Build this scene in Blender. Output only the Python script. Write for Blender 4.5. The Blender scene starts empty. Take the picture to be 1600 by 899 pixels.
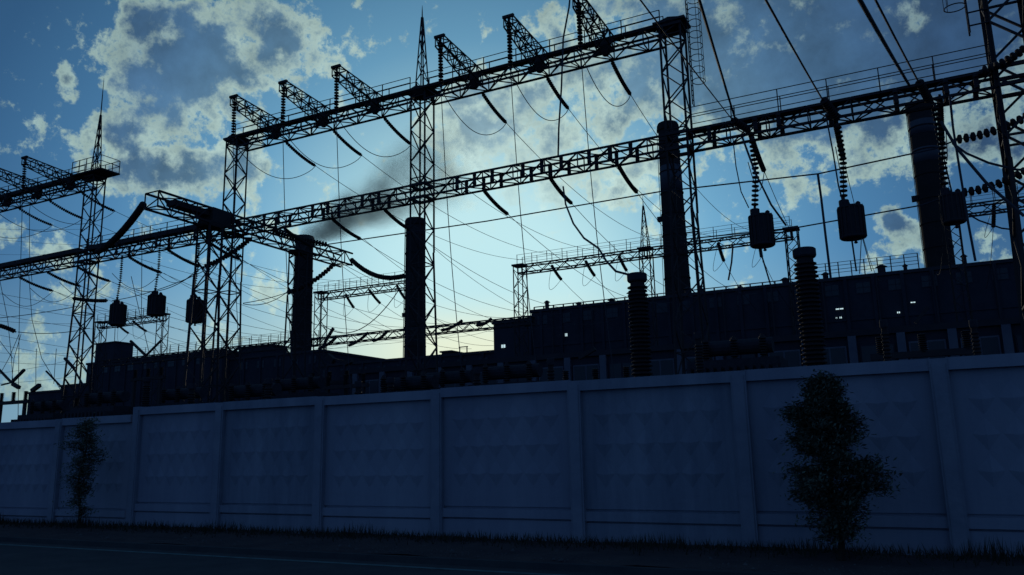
import bpy, math, random
from mathutils import Vector, Matrix, Quaternion, noise as mnoise
random.seed(7)
S = bpy.context.scene
C = S.collection
V = Vector
# ------------------------------------------------------------------ camera
F_PX, YAW, PITCH, ROLL, EYE = 1254.8, 0.470501, 0.200295, -0.0208331, 2.0
_cy, _sy, _cp, _sp = math.cos(YAW), math.sin(YAW), math.cos(PITCH), math.sin(PITCH)
FWD = V((-_sy*_cp, _cy*_cp, _sp)); _r = V((_cy, _sy, 0)); _u = _r.cross(FWD)
RT = _r*math.cos(ROLL)+_u*math.sin(ROLL); UP = -_r*math.sin(ROLL)+_u*math.cos(ROLL)
EYEV = V((0, 0, EYE))
cam = bpy.data.objects.new('camera', bpy.data.cameras.new('camera')); C.objects.link(cam)
cam.matrix_world = Matrix(((RT.x, UP.x, -FWD.x, 0), (RT.y, UP.y, -FWD.y, 0), (RT.z, UP.z, -FWD.z, EYE), (0, 0, 0, 1)))
cam.data.sensor_width = 36; cam.data.lens = F_PX/1600*36
cam.data.clip_start = 0.1; cam.data.clip_end = 5000
S.camera = cam

def ray(x, y): return FWD + RT*((x-800)/F_PX) - UP*((y-449.5)/F_PX)
def at(x, y, Y): d = ray(x, y); return EYEV + d*(Y/d.y)          # survey: sight line meets the plane Y
def atx(x, y, X): d = ray(x, y); return EYEV + d*(X/d.x)
def atz(x, y, Z): d = ray(x, y); return EYEV + d*((Z-EYE)/d.z)
def proj(p):
    d = V(p)-EYEV; w = d.dot(FWD); return (800+F_PX*d.dot(RT)/w, 449.5-F_PX*d.dot(UP)/w)

def lin(r, g, b):
    f = lambda c: (c/255)/12.92 if c/255 <= .04045 else ((c/255+.055)/1.055)**2.4
    return (f(r), f(g), f(b), 1)

# ------------------------------------------------------------------ light
SUN_AZ, SUN_EL = math.radians(-29.3), math.radians(11.7)
SUND = V((math.sin(SUN_AZ)*math.cos(SUN_EL), math.cos(SUN_AZ)*math.cos(SUN_EL), math.sin(SUN_EL)))
sl = bpy.data.lights.new('sun', 'SUN'); sl.energy = 0.8; sl.angle = math.radians(0.5); sl.color = (1, .86, .66)
so = bpy.data.objects.new('sun', sl); C.objects.link(so)
so.rotation_mode = 'QUATERNION'; so.rotation_quaternion = (-SUND).to_track_quat('-Z', 'Y')
S.view_settings.view_transform = 'Standard'; S.view_settings.look = 'None'
S.view_settings.exposure = 0; S.view_settings.gamma = 1

# ------------------------------------------------------------------ sky
W = bpy.data.worlds.new('World'); S.world = W; W.use_nodes = True
nt = W.node_tree; N = nt.nodes; L = nt.links; N.clear()
def node(t, **k):
    n = N.new(t)
    for a, v in k.items(): setattr(n, a, v)
    return n
def put(sock, v):
    if hasattr(v, 'is_linked') or isinstance(v, bpy.types.NodeSocket): L.new(v, sock)
    else: sock.default_value = v
def mth(op, a, b=None, clamp=False):
    n = node('ShaderNodeMath', operation=op, use_clamp=clamp); put(n.inputs[0], a)
    if b is not None: put(n.inputs[1], b)
    return n.outputs[0]
def vm(op, a, b=None, out=0):
    n = node('ShaderNodeVectorMath', operation=op); put(n.inputs[0], a)
    if b is not None: put(n.inputs[1], b)
    return n.outputs[out]
def mrange(v, a, b, c, d, interp='SMOOTHSTEP'):
    n = node('ShaderNodeMapRange', interpolation_type=interp); put(n.inputs[0], v)
    for i, x in enumerate((a, b, c, d)): put(n.inputs[1+i], x)
    return n.outputs[0]
def mixc(f, a, b, mode='MIX'):
    n = node('ShaderNodeMix', data_type='RGBA', blend_type=mode); put(n.inputs[0], f); put(n.inputs[6], a); put(n.inputs[7], b)
    return n.outputs[2]
def ramp(f, stops):
    n = node('ShaderNodeValToRGB'); put(n.inputs[0], f); e = n.color_ramp.elements
    while len(e) < len(stops): e.new(0.5)
    for i, (p, c) in enumerate(stops): e[i].position = p; e[i].color = c
    return n.outputs[0]
tc = node('ShaderNodeTexCoord'); D = tc.outputs['Generated']
def noise(vec, scale, detail, rough=.55):
    n = node('ShaderNodeTexNoise'); put(n.inputs['Vector'], vec); n.inputs['Scale'].default_value = scale
    n.inputs['Detail'].default_value = detail; n.inputs['Roughness'].default_value = rough; return n
sunang = mth('DIVIDE', mth('ARCCOSINE', vm('DOT_PRODUCT', D, tuple(SUND), 'Value')), math.pi)   # 0 at sun, 1 opposite
deg = lambda a: a/180
base = ramp(sunang, [(0, lin(196, 232, 236)), (deg(6), lin(184, 227, 236)), (deg(11), lin(160, 208, 224)), (deg(17), lin(110, 169, 205)),
                     (deg(25), lin(76, 130, 174)), (deg(33), lin(54, 98, 141)), (deg(45), lin(48, 86, 124)), (deg(75), lin(66, 106, 152)), (1, lin(70, 111, 158))])
sepD = node('ShaderNodeSeparateXYZ'); L.new(D, sepD.inputs[0]); elev = sepD.outputs[2]
hz = mrange(elev, 0.02, .24, 1, 0)                                # pale band low down, on the sunset side
hz = mth('MULTIPLY', hz, mrange(sunang, deg(60), deg(12), 0, .95))
base = mixc(hz, base, ramp(sunang, [(0, lin(236, 240, 206)), (deg(7), lin(226, 235, 206)), (deg(14), lin(200, 219, 198)), (deg(28), lin(140, 182, 198)), (deg(50), lin(110, 150, 176))]))
base = vm('MULTIPLY', base, mrange(elev, .24, .62, 1.0, .62, 'LINEAR'))
nish = node('ShaderNodeTexSky'); nish.sky_type = 'NISHITA'; nish.sun_disc = False
nish.sun_elevation = SUN_EL; nish.sun_rotation = SUN_AZ
tint = vm('MULTIPLY', nish.outputs[0], (.0010, .0011, .0012))
base = vm('ADD', base, tint)
warp = noise(D, 5.5, 3)
Dw = vm('ADD', D, vm('MULTIPLY', vm('SUBTRACT', warp.outputs['Color'], (.5, .5, .5)), (.07, .07, .07)))
Dw = vm('NORMALIZE', Dw)
def field(blobs):
    tot = None
    for (x, y, r, s) in blobs:
        c = ray(x, y).normalized(); a = 1.35*r/F_PX
        m = mrange(vm('DOT_PRODUCT', Dw, tuple(c), 'Value'), math.cos(a*1.25), math.cos(a*.25), 0, s)
        tot = m if tot is None else mth('ADD', tot, m)
    return tot
CREAM = [(215, 18, 30, .9), (345, 25, 42, 1), (385, 60, 45, .9), (360, 120, 45, .9), (335, 165, 50, 1), (310, 205, 55, 1), (250, 235, 45, .8),
         (185, 112, 26, .9), (140, 222, 28, .9), (170, 245, 32, .8), (450, 85, 45, .8), (500, 70, 34, 1), (530, 85, 18, .6), (415, 285, 32, .7), (375, 240, 34, .6),
         (70, 188, 20, .5), (95, 118, 9, .6), (102, 140, 13, .6), (210, 60, 18, .5), (285, 140, 30, .25),
         (720, 205, 45, .8), (790, 235, 70, .8), (870, 250, 55, .8), (870, 150, 55, .7), (930, 200, 55, .8), (1000, 215, 45, .8), (985, 275, 50, .7), (700, 290, 40, .5),
         (880, 35, 32, 1), (925, 20, 26, .8), (905, 75, 22, .8), (970, 20, 18, .4), (950, 110, 40, .5), (820, 310, 40, .4), (760, 150, 40, .5), (700, 160, 34, .4), (840, 200, 60, .4), (960, 300, 40, .4), (740, 300, 40, .3), (1040, 300, 30, .3), (420, 20, 30, .6), (460, 120, 30, .5), (400, 180, 26, .5), (210, 260, 40, .5), (60, 60, 14, .3), (590, 140, 20, .25), (1150, 330, 34, .3), (1230, 300, 40, .3), (1470, 250, 34, .35), (1300, 130, 30, .3),
         (1245, 242, 38, 1), (1300, 235, 34, .6), (1340, 225, 40, .6), (1390, 205, 36, .6), (1560, 175, 48, .8), (1590, 215, 32, .6), (1575, 60, 40, .7), (1545, 45, 28, .6),
         (1385, 65, 24, .7), (1398, 90, 20, .5), (1200, 108, 17, .65), (1188, 97, 10, .5), (1220, 35, 17, .6), (1230, 12, 16, .3), (1318, 12, 16, .6), (1275, 118, 9, .3), (1360, 112, 16, .4), (1440, 72, 16, .4),
         (1490, 75, 34, .6), (1480, 120, 30, .6), (1420, 108, 16, .3),
         (1400, 362, 22, .8), (1370, 352, 18, .6), (1425, 350, 12, .8), (1350, 400, 17, 1), (1362, 385, 12, .7), (1387, 390, 9, .8), (1440, 400, 14, .9), (1532, 350, 16, .8), (1520, 372, 11, .6),
         (60, 392, 26, .45), (20, 395, 18, .3), (110, 345, 40, .25), (120, 560, 60, .35), (60, 600, 60, .4), (420, 460, 40, .3)]
GREY = [(250, 50, 34, .5), (300, 70, 36, .4), (235, 95, 36, .4), (310, 110, 30, .35), (255, 140, 38, .5), (215, 145, 28, .4), (290, 160, 34, .4), (330, 90, 30, .6), (430, 25, 30, .4), (440, 70, 22, .5),
        (200, 180, 34, .35), (225, 275, 34, .7), (320, 280, 34, .5), (75, 195, 14, .4), (400, 105, 26, .5), (470, 75, 18, .4), (370, 165, 15, .7), (395, 250, 24, .4),
        (760, 175, 45, .45), (820, 200, 40, .3), (720, 250, 34, .3), (900, 110, 34, .2), (1010, 60, 70, .45), (960, 170, 22, .4),
        (1090, 60, 90, .8), (1170, 60, 80, .9), (1270, 60, 90, .95), (1390, 35, 90, .9), (1500, 25, 80, .8), (1100, 140, 70, .6), (1220, 140, 70, .7), (1330, 120, 60, .8), (1465, 80, 36, .8), (1505, 95, 26, .6), (1440, 120, 40, .6), (1540, 120, 34, .4),
        (1560, 215, 30, .4), (1500, 200, 26, .4), (1370, 330, 20, .8), (1395, 342, 16, .7), (1300, 160, 40, .3)]
fbm = noise(D, 24, 12, .66).outputs[0]; fbm2 = noise(vm('ADD', D, (3.1, 1.7, .4)), 12, 10, .64).outputs[0]
# beyond the part of the sky in view the same broken cloud goes on
away = mrange(vm('DOT_PRODUCT', D, tuple(FWD), 'Value'), .55, .80, .42, 0)
big = mrange(noise(vm('ADD', D, (7.7, 0, 2)), 2.6, 3).outputs[0], .45, .68, 0, 1)
nz = mth('ADD', mth('MULTIPLY', mth('SUBTRACT', fbm, .5), 5.2), mth('MULTIPLY', mth('SUBTRACT', fbm2, .5), 3.0))
fc, fg = field(CREAM), field(GREY)
dens = mth('ADD', mth('MULTIPLY', mth('MINIMUM', fc, 1.1), .72), mth('MULTIPLY', mth('MINIMUM', fg, 1.7), 1.05))
dens = mth('ADD', dens, mth('ADD', nz, mth('MULTIPLY', away, mth('MULTIPLY', big, 2.2))))
crm = mrange(dens, .30, .95, 0, .93)
grm = mrange(mth('ADD', dens, mth('MULTIPLY', mth('MINIMUM', fg, 1.0), .35)), .72, 2.0, 0, .97)
creamc = ramp(sunang, [(0, lin(212, 232, 222)), (deg(12), lin(196, 222, 214)), (deg(25), lin(170, 196, 188)), (deg(40), lin(138, 170, 174)), (deg(80), lin(84, 120, 160)), (1, lin(84, 118, 158))])
greyc = ramp(sunang, [(0, lin(150, 180, 190)), (deg(10), lin(136, 168, 182)), (deg(18), lin(96, 136, 164)), (deg(25), lin(70, 108, 144)), (deg(33), lin(50, 82, 120)), (deg(45), lin(46, 76, 114)), (1, lin(58, 88, 132))])
# relief inside the clouds
rel = mrange(noise(Dw, 30, 9, .6).outputs[0], .32, .68, .76, 1.1, 'LINEAR')
creamc = vm('MULTIPLY', creamc, rel)
rel2 = mrange(noise(Dw, 13, 10, .62).outputs[0], .3, .7, .62, 1.2, 'LINEAR')
greyc = vm('MULTIPLY', greyc, rel2)
creamc = vm('MULTIPLY', creamc, mrange(elev, .26, .6, 1.06, .80, 'LINEAR'))
sky = mixc(crm, base, creamc)
gkeep = grm
sky = mixc(gkeep, sky, greyc)
glow = mrange(sunang, deg(2), deg(12), .95, 0)
sky = mixc(glow, sky, mixc(mrange(elev, .12, .2, 0, 1), lin(236, 241, 210), lin(193, 233, 239)))
grnd = mrange(elev, -.02, .0, 0, 1)
sky = mixc(grnd, lin(14, 24, 40), sky)
bg = node('ShaderNodeBackground'); L.new(sky, bg.inputs[0]); bg.inputs[1].default_value = 1.0
out = node('ShaderNodeOutputWorld'); L.new(bg.outputs[0], out.inputs[0])
W.cycles.sampling_method = 'MANUAL'; W.cycles.sample_map_resolution = 512
S.cycles.max_bounces = 5; S.cycles.volume_bounces = 0

# ------------------------------------------------------------------ materials
def mat(name, col, rough=.8, col2=None, scale=3., bump=0., metal=0., emit=None, spec=.3, streak=False):
    m = bpy.data.materials.new(name); m.use_nodes = True; t = m.node_tree; b = t.nodes['Principled BSDF']
    b.inputs['Base Color'].default_value = (*col, 1); b.inputs['Roughness'].default_value = rough
    b.inputs['Metallic'].default_value = metal; b.inputs['Specular IOR Level'].default_value = spec
    co = t.nodes.new('ShaderNodeTexCoord'); src = co.outputs['Object']
    if streak:
        mp = t.nodes.new('ShaderNodeMapping'); mp.inputs['Scale'].default_value = (1, 1, .12); t.links.new(src, mp.inputs[0]); src = mp.outputs[0]
    if col2:
        n = t.nodes.new('ShaderNodeTexNoise'); n.inputs['Scale'].default_value = scale; n.inputs['Detail'].default_value = 8; n.inputs['Roughness'].default_value = .65
        t.links.new(src, n.inputs['Vector'])
        r = t.nodes.new('ShaderNodeValToRGB'); r.color_ramp.elements[0].position = .35; r.color_ramp.elements[1].position = .68
        r.color_ramp.elements[0].color = (*col, 1); r.color_ramp.elements[1].color = (*col2, 1)
        t.links.new(n.outputs[0], r.inputs[0]); t.links.new(r.outputs[0], b.inputs['Base Color'])
    if bump:
        n2 = t.nodes.new('ShaderNodeTexNoise'); n2.inputs['Scale'].default_value = scale*6; n2.inputs['Detail'].default_value = 6
        t.links.new(co.outputs['Object'], n2.inputs['Vector'])
        bp = t.nodes.new('ShaderNodeBump'); bp.inputs['Strength'].default_value = bump; bp.inputs['Distance'].default_value = .02
        t.links.new(n2.outputs[0], bp.inputs['Height']); t.links.new(bp.outputs[0], b.inputs['Normal'])
    if emit:
        b.inputs['Emission Color'].default_value = (*emit, 1); b.inputs['Emission Strength'].default_value = 1
    return m
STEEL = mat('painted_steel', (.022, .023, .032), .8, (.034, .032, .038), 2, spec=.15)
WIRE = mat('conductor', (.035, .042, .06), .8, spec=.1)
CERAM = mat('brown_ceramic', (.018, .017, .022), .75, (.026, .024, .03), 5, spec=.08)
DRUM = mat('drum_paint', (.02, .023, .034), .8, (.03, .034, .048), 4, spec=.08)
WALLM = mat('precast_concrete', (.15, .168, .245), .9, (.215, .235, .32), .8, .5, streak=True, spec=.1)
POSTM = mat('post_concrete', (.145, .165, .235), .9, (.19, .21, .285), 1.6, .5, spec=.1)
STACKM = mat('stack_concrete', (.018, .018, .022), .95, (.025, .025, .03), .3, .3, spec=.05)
BANDM = mat('stack_faded_band', (.06, .066, .09), .95, (.05, .055, .08), .5, spec=.05)
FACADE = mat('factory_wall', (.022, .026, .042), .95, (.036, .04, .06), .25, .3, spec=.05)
FACADE2 = mat('pale_panel', (.085, .09, .14), .95, (.12, .13, .18), .4, .3, spec=.05)
ROOFM = mat('roof_felt', (.03, .033, .045), .95, (.04, .04, .055), .5, spec=.05)
GLASS = mat('dark_window_glass', (.02, .03, .05), .3, spec=.2)
SKYGAP = mat('sky_gap_glow', (.2, .2, .2), .5, emit=(.55, .75, .8))  # emission imitates bright sky seen through wall openings, no lamp inside
SOIL = mat('dry_soil', (.042, .038, .046), .98, (.065, .055, .06), 1.3, .8, spec=.05)
ASPH = mat('asphalt', (.034, .040, .050), .95, (.052, .058, .068), 1.2, .5, spec=.08)
LINEM = mat('worn_road_line', (.09, .16, .18), .9, (.05, .08, .09), 4, spec=.1)
LEAF = mat('dark_foliage', (.06, .08, .07), .9, (.09, .11, .09), 3, spec=.1)
LEAF2 = mat('dull_foliage', (.050, .065, .045), .85, (.04, .055, .04), 3, spec=.1)
BARK = mat('bark', (.03, .026, .025), .95, spec=.05)
GRASS = mat('verge_grass', (.022, .028, .024), .9, (.03, .035, .03), 2, spec=.05)

# ------------------------------------------------------------------ helpers
LABELS = {}
def tag(o, label=None, cat=None, group=None, kind=None):
    if label:
        if label in LABELS and not group: print('DUP LABEL', label)
        LABELS[label] = 1; o['label'] = label
    if cat: o['category'] = cat
    if group: o['group'] = group
    if kind: o['kind'] = kind
    return o
def thing(name, label, cat, loc, group=None):
    o = bpy.data.objects.new(name, None); C.objects.link(o); o.location = loc; o.empty_display_size = .2
    tag(o, label, cat, group); o['_o'] = 1; del o['_o']; return o
def sub(name, parent):
    """a part that only gathers its own pieces"""
    o = bpy.data.objects.new(name, None); C.objects.link(o); o.parent = parent; return o
def wpos(o):
    p = V((0, 0, 0))
    while o is not None: p += o.location; o = o.parent
    return p
class MB:
    def __init__(s): s.v = []; s.f = []
    def add(s, vs, fs):
        k = len(s.v); s.v += [tuple(v) for v in vs]; s.f += [tuple(i+k for i in f) for f in fs]
    def box(s, a, b):
        (x0, y0, z0), (x1, y1, z1) = a, b
        s.add([(x0, y0, z0), (x1, y0, z0), (x1, y1, z0), (x0, y1, z0), (x0, y0, z1), (x1, y0, z1), (x1, y1, z1), (x0, y1, z1)],
              [(0, 3, 2, 1), (4, 5, 6, 7), (0, 1, 5, 4), (1, 2, 6, 5), (2, 3, 7, 6), (3, 0, 4, 7)])
    def bar(s, p, q, w):
        p, q = V(p), V(q); d = (q-p).normalized(); r = d.cross(V((0, 0, 1)))
        if r.length < .01: r = V((1, 0, 0))
        r.normalize(); u = r.cross(d); h = w/2
        vs = [c+r*a*h+u*b*h for c in (p, q) for a, b in ((-1, -1), (1, -1), (1, 1), (-1, 1))]
        s.add(vs, [(0, 3, 2, 1), (4, 5, 6, 7), (0, 1, 5, 4), (1, 2, 6, 5), (2, 3, 7, 6), (3, 0, 4, 7)])
    def tube(s, pts, r, n=6, caps=True):
        pts = [V(p) for p in pts]; rings = []
        rr = r if isinstance(r, (list, tuple)) else [r]*len(pts)
        for i, p in enumerate(pts):
            d = (pts[min(i+1, len(pts)-1)]-pts[max(i-1, 0)])
            d = d.normalized() if d.length else V((0, 0, 1))
            a = d.cross(V((0, 0, 1)))
            if a.length < .02: a = d.cross(V((0, 1, 0)))
            a.normalize(); b = a.cross(d)
            rings.append([p+(a*math.cos(2*math.pi*k/n)+b*math.sin(2*math.pi*k/n))*rr[i] for k in range(n)])
        vs = [v for g in rings for v in g]; fs = []
        for i in range(len(rings)-1):
            for k in range(n):
                k2 = (k+1) % n; fs.append((i*n+k, (i+1)*n+k, (i+1)*n+k2, i*n+k2))
        if caps: fs += [tuple(range(n)), tuple(range((len(rings)-1)*n, len(rings)*n))[::-1]]
        s.add(vs, fs)
    def lathe(s, c, prof, n=12):
        s.tube([V(c)+V((0, 0, z)) for r, z in prof], [r for r, z in prof], n) if False else s._lathe(c, prof, n)
    def _lathe(s, c, prof, n):
        c = V(c); vs = []; fs = []
        for r, z in prof:
            for k in range(n):
                a = 2*math.pi*k/n; vs.append(c+V((r*math.cos(a), r*math.sin(a), z)))
        for i in range(len(prof)-1):
            for k in range(n):
                k2 = (k+1) % n; fs.append((i*n+k, i*n+k2, (i+1)*n+k2, (i+1)*n+k))
        fs += [tuple(range(n))[::-1], tuple(range((len(prof)-1)*n, len(prof)*n))]
        s.add(vs, fs)
    def mesh(s, name, m, smooth=False):
        me = bpy.data.meshes.new(name); me.from_pydata(s.v, [], s.f); me.materials.append(m)
        if smooth: me.polygons.foreach_set('use_smooth', [True]*len(me.polygons))
        return me
    def build(s, name, m, parent=None, smooth=False):
        """world-space geometry; re-based on the parent when there is one"""
        if parent is not None:
            o0 = wpos(parent); s.v = [(a-o0.x, b-o0.y, c-o0.z) for a, b, c in s.v]
        o = bpy.data.objects.new(name, s.mesh(name, m, smooth)); C.objects.link(o)
        if parent is not None: o.parent = parent
        return o
def inst(name, me, loc, parent, rot=None, scale=None):
    o = bpy.data.objects.new(name, me); C.objects.link(o)
    if parent is not None: o.parent = parent; loc = V(loc)-wpos(parent)
    o.location = loc
    if rot is not None: o.rotation_mode = 'QUATERNION'; o.rotation_quaternion = rot
    if scale is not None: o.scale = scale
    return o
# shared unit bars, one unit long on Z
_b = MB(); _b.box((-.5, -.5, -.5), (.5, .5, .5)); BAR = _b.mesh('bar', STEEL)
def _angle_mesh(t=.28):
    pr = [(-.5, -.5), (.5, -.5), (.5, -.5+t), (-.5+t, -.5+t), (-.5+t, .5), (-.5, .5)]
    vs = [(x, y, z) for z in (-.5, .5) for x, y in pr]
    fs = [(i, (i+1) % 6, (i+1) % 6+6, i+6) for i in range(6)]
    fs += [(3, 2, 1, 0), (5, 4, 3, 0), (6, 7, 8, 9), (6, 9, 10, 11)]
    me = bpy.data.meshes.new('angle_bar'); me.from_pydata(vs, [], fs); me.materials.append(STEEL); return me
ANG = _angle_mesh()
def bar(name, parent, p, q, w, me=None, w2=None):
    p, q = V(p), V(q); d = q-p
    return inst(name, me or BAR, (p+q)/2, parent, d.to_track_quat('Z', 'Y'), (w, w2 or w, d.length))
def unit_disc(n=10):
    m = MB(); m._lathe((0, 0, 0), [(.16, -.5), (.38, -.42), (.5, -.25), (.5, .22), (.34, .38), (.2, .5)], n)
    return m.mesh('insulator_disc', CERAM, True)
DISC = unit_disc()
def catenary(p, q, sag, n=18):
    p, q = V(p), V(q); return [p.lerp(q, i/n)-V((0, 0, 4*sag*(i/n)*(1-i/n))) for i in range(n+1)]
def resample(pts, n):
    ds = [0]
    for a, b in zip(pts, pts[1:]): ds.append(ds[-1]+(b-a).length)
    out = []
    for k in range(n):
        t = ds[-1]*(k+.5)/n; i = 0
        while i < len(ds)-2 and ds[i+1] < t: i += 1
        u = (t-ds[i])/max(1e-6, ds[i+1]-ds[i]); out.append((pts[i].lerp(pts[i+1], u), (pts[i+1]-pts[i]).normalized()))
    return out
def string(label, pts, dia=.3, pitch=.2, group=None, fill=.75, lead=.25):
    """a cap-and-pin insulator string along pts; discs fill the middle"""
    pts = [V(p) for p in pts]
    t = thing('insulator_string', label, 'insulator', pts[0], group)
    m = MB(); m.tube(pts, .035, 5); m.build('link_rod', STEEL, t)
    Ld = sum((b-a).length for a, b in zip(pts, pts[1:])); n = max(4, int((Ld-2*lead)/pitch))
    allp = resample(pts, n)
    f0 = lead/Ld; 
    big = resample(pts, 200); sel = [big[min(199, int(200*(f0+(1-2*f0)*(k+.5)/n)))] for k in range(n)]
    for p, d in sel: inst('insulator_disc', DISC, p, t, (-d).to_track_quat('Z', 'Y'), (dia, dia, pitch*fill))
    e = MB(); e.bar(pts[-1]-(pts[-1]-pts[-2]).normalized()*.28, pts[-1], .13); e.build('end_clamp', STEEL, t); e = MB(); e.bar(pts[0], pts[0]+(pts[1]-pts[0]).normalized()*.22, .14)
    e.build('end_clamp', STEEL, t)
    return t
def wire(label, pts, r=.03, group=None, name='conductor_wire', cat='wire', n=5):
    m = MB(); m.tube(pts, r, n); o = m.build(name, WIRE); return tag(o, label, cat, group)

# ------------------------------------------------------------------ ground, road
def sheet(name, x0, x1, y0, y1, z, m, nx=1, ny=1, amp=0.):
    mb = MB(); vs = []; fs = []
    for j in range(ny+1):
        for i in range(nx+1):
            x = x0+(x1-x0)*i/nx; y = y0+(y1-y0)*j/ny
            vs.append((x, y, z+(amp*(mnoise.noise(V((x*.6, y*.9, 0)))+.4*mnoise.noise(V((x*2.6, y*2.9, 4)))) if amp else 0)))
    for j in range(ny):
        for i in range(nx): a = j*(nx+1)+i; fs.append((a, a+1, a+nx+2, a+nx+1))
    mb.add(vs, fs); return mb.build(name, m, smooth=bool(amp))
tag(sheet('ground', -2500, 2500, -1500, 3500, -.03, SOIL), kind='structure')
tag(sheet('road', -600, 300, -6, 13.1, 0, ASPH), kind='structure')
tag(sheet('verge', -140, 50, 13.1, 60, .1, SOIL, 380, 90, .07), kind='structure')
m = MB(); m.box((-200, 12.98, -.03), (60, 13.12, .11)); tag(m.build('kerb', ASPH), kind='structure')
o = sheet('edge_line', -300, 100, 12.45, 12.6, .004, LINEM, 200, 1); tag(o, kind='structure')

WALLY = 16.3
# ------------------------------------------------------------------ perimeter wall of precast panels
def base_z(X): return .22 if X > -20.9 else .02
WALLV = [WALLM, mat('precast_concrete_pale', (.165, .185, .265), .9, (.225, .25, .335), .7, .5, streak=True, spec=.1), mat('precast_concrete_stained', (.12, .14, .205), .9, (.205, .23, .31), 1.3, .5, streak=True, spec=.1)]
def panel_mesh(w, v=0):
    """framed panel: top cap beam, field with rows of low pyramids, rail band, plinth; origin at bottom left, faces -Y"""
    mb = MB(); H = 3.25
    mb.box((0, 0, -.4), (w, .10, .27)); mb.box((0, .07, .27), (w, .10, .31)); mb.box((.0, -.035, .31), (w, .10, .50)); mb.box((0, .075, .50), (w, .10, .55))
    mb.box((0, .035, .55), (w, .10, 3.03)); mb.box((0, -.075, 3.03), (w, .14, H))
    # pyramids in offset rows: the pattern of the cast concrete
    nx = 6; cw = (w-.5)/nx
    for r in range(3):
        zc = 1.28+r*.62
        for i in range(nx+(r % 2 == 0)*0):
            xc = .25+cw*(i+.5); a = cw*.5*.92; h = .29
            mb.add([(xc-a, .034, zc), (xc, .034, zc-h), (xc+a, .034, zc), (xc, .034, zc+h), (xc, -.012, zc-.03)], [(1, 0, 4), (2, 1, 4), (3, 2, 4), (0, 3, 4)])
    return mb.mesh('wall_panel', WALLV[v])
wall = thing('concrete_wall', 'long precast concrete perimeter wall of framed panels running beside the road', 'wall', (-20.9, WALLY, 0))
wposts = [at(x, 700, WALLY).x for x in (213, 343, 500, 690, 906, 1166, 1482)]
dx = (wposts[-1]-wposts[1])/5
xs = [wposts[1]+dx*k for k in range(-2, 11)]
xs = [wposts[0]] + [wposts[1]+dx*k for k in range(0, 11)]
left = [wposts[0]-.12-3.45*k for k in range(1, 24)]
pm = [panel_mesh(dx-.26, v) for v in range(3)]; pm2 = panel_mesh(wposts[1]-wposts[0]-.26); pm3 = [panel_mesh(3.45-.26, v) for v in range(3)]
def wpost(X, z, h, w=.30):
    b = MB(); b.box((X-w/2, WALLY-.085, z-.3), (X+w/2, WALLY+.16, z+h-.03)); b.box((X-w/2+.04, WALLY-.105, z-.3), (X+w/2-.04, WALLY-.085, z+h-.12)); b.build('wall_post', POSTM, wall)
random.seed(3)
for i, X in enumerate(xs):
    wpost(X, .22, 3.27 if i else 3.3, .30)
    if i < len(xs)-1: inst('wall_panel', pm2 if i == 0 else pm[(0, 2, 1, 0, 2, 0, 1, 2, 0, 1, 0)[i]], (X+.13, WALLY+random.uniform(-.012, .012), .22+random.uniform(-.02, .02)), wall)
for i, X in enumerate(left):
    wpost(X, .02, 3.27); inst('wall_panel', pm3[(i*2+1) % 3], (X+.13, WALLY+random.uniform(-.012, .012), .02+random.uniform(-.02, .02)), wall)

# ------------------------------------------------------------------ lattice structures
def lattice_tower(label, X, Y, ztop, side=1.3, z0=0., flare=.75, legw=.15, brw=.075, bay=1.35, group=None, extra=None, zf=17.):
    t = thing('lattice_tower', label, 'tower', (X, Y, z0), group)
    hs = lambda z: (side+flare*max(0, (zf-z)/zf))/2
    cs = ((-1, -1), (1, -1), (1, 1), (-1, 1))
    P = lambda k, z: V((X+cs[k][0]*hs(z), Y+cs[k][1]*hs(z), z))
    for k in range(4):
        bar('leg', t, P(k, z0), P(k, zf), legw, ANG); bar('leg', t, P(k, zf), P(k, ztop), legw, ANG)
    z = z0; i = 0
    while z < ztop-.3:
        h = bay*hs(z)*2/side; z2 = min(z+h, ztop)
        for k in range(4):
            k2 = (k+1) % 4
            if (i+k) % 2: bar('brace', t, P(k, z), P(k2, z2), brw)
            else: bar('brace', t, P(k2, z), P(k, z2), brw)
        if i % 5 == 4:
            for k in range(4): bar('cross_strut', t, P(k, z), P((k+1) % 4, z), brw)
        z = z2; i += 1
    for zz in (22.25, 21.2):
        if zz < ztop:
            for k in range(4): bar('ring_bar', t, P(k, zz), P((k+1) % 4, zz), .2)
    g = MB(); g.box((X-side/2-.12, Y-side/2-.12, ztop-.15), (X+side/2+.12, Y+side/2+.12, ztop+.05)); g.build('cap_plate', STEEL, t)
    return t
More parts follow.
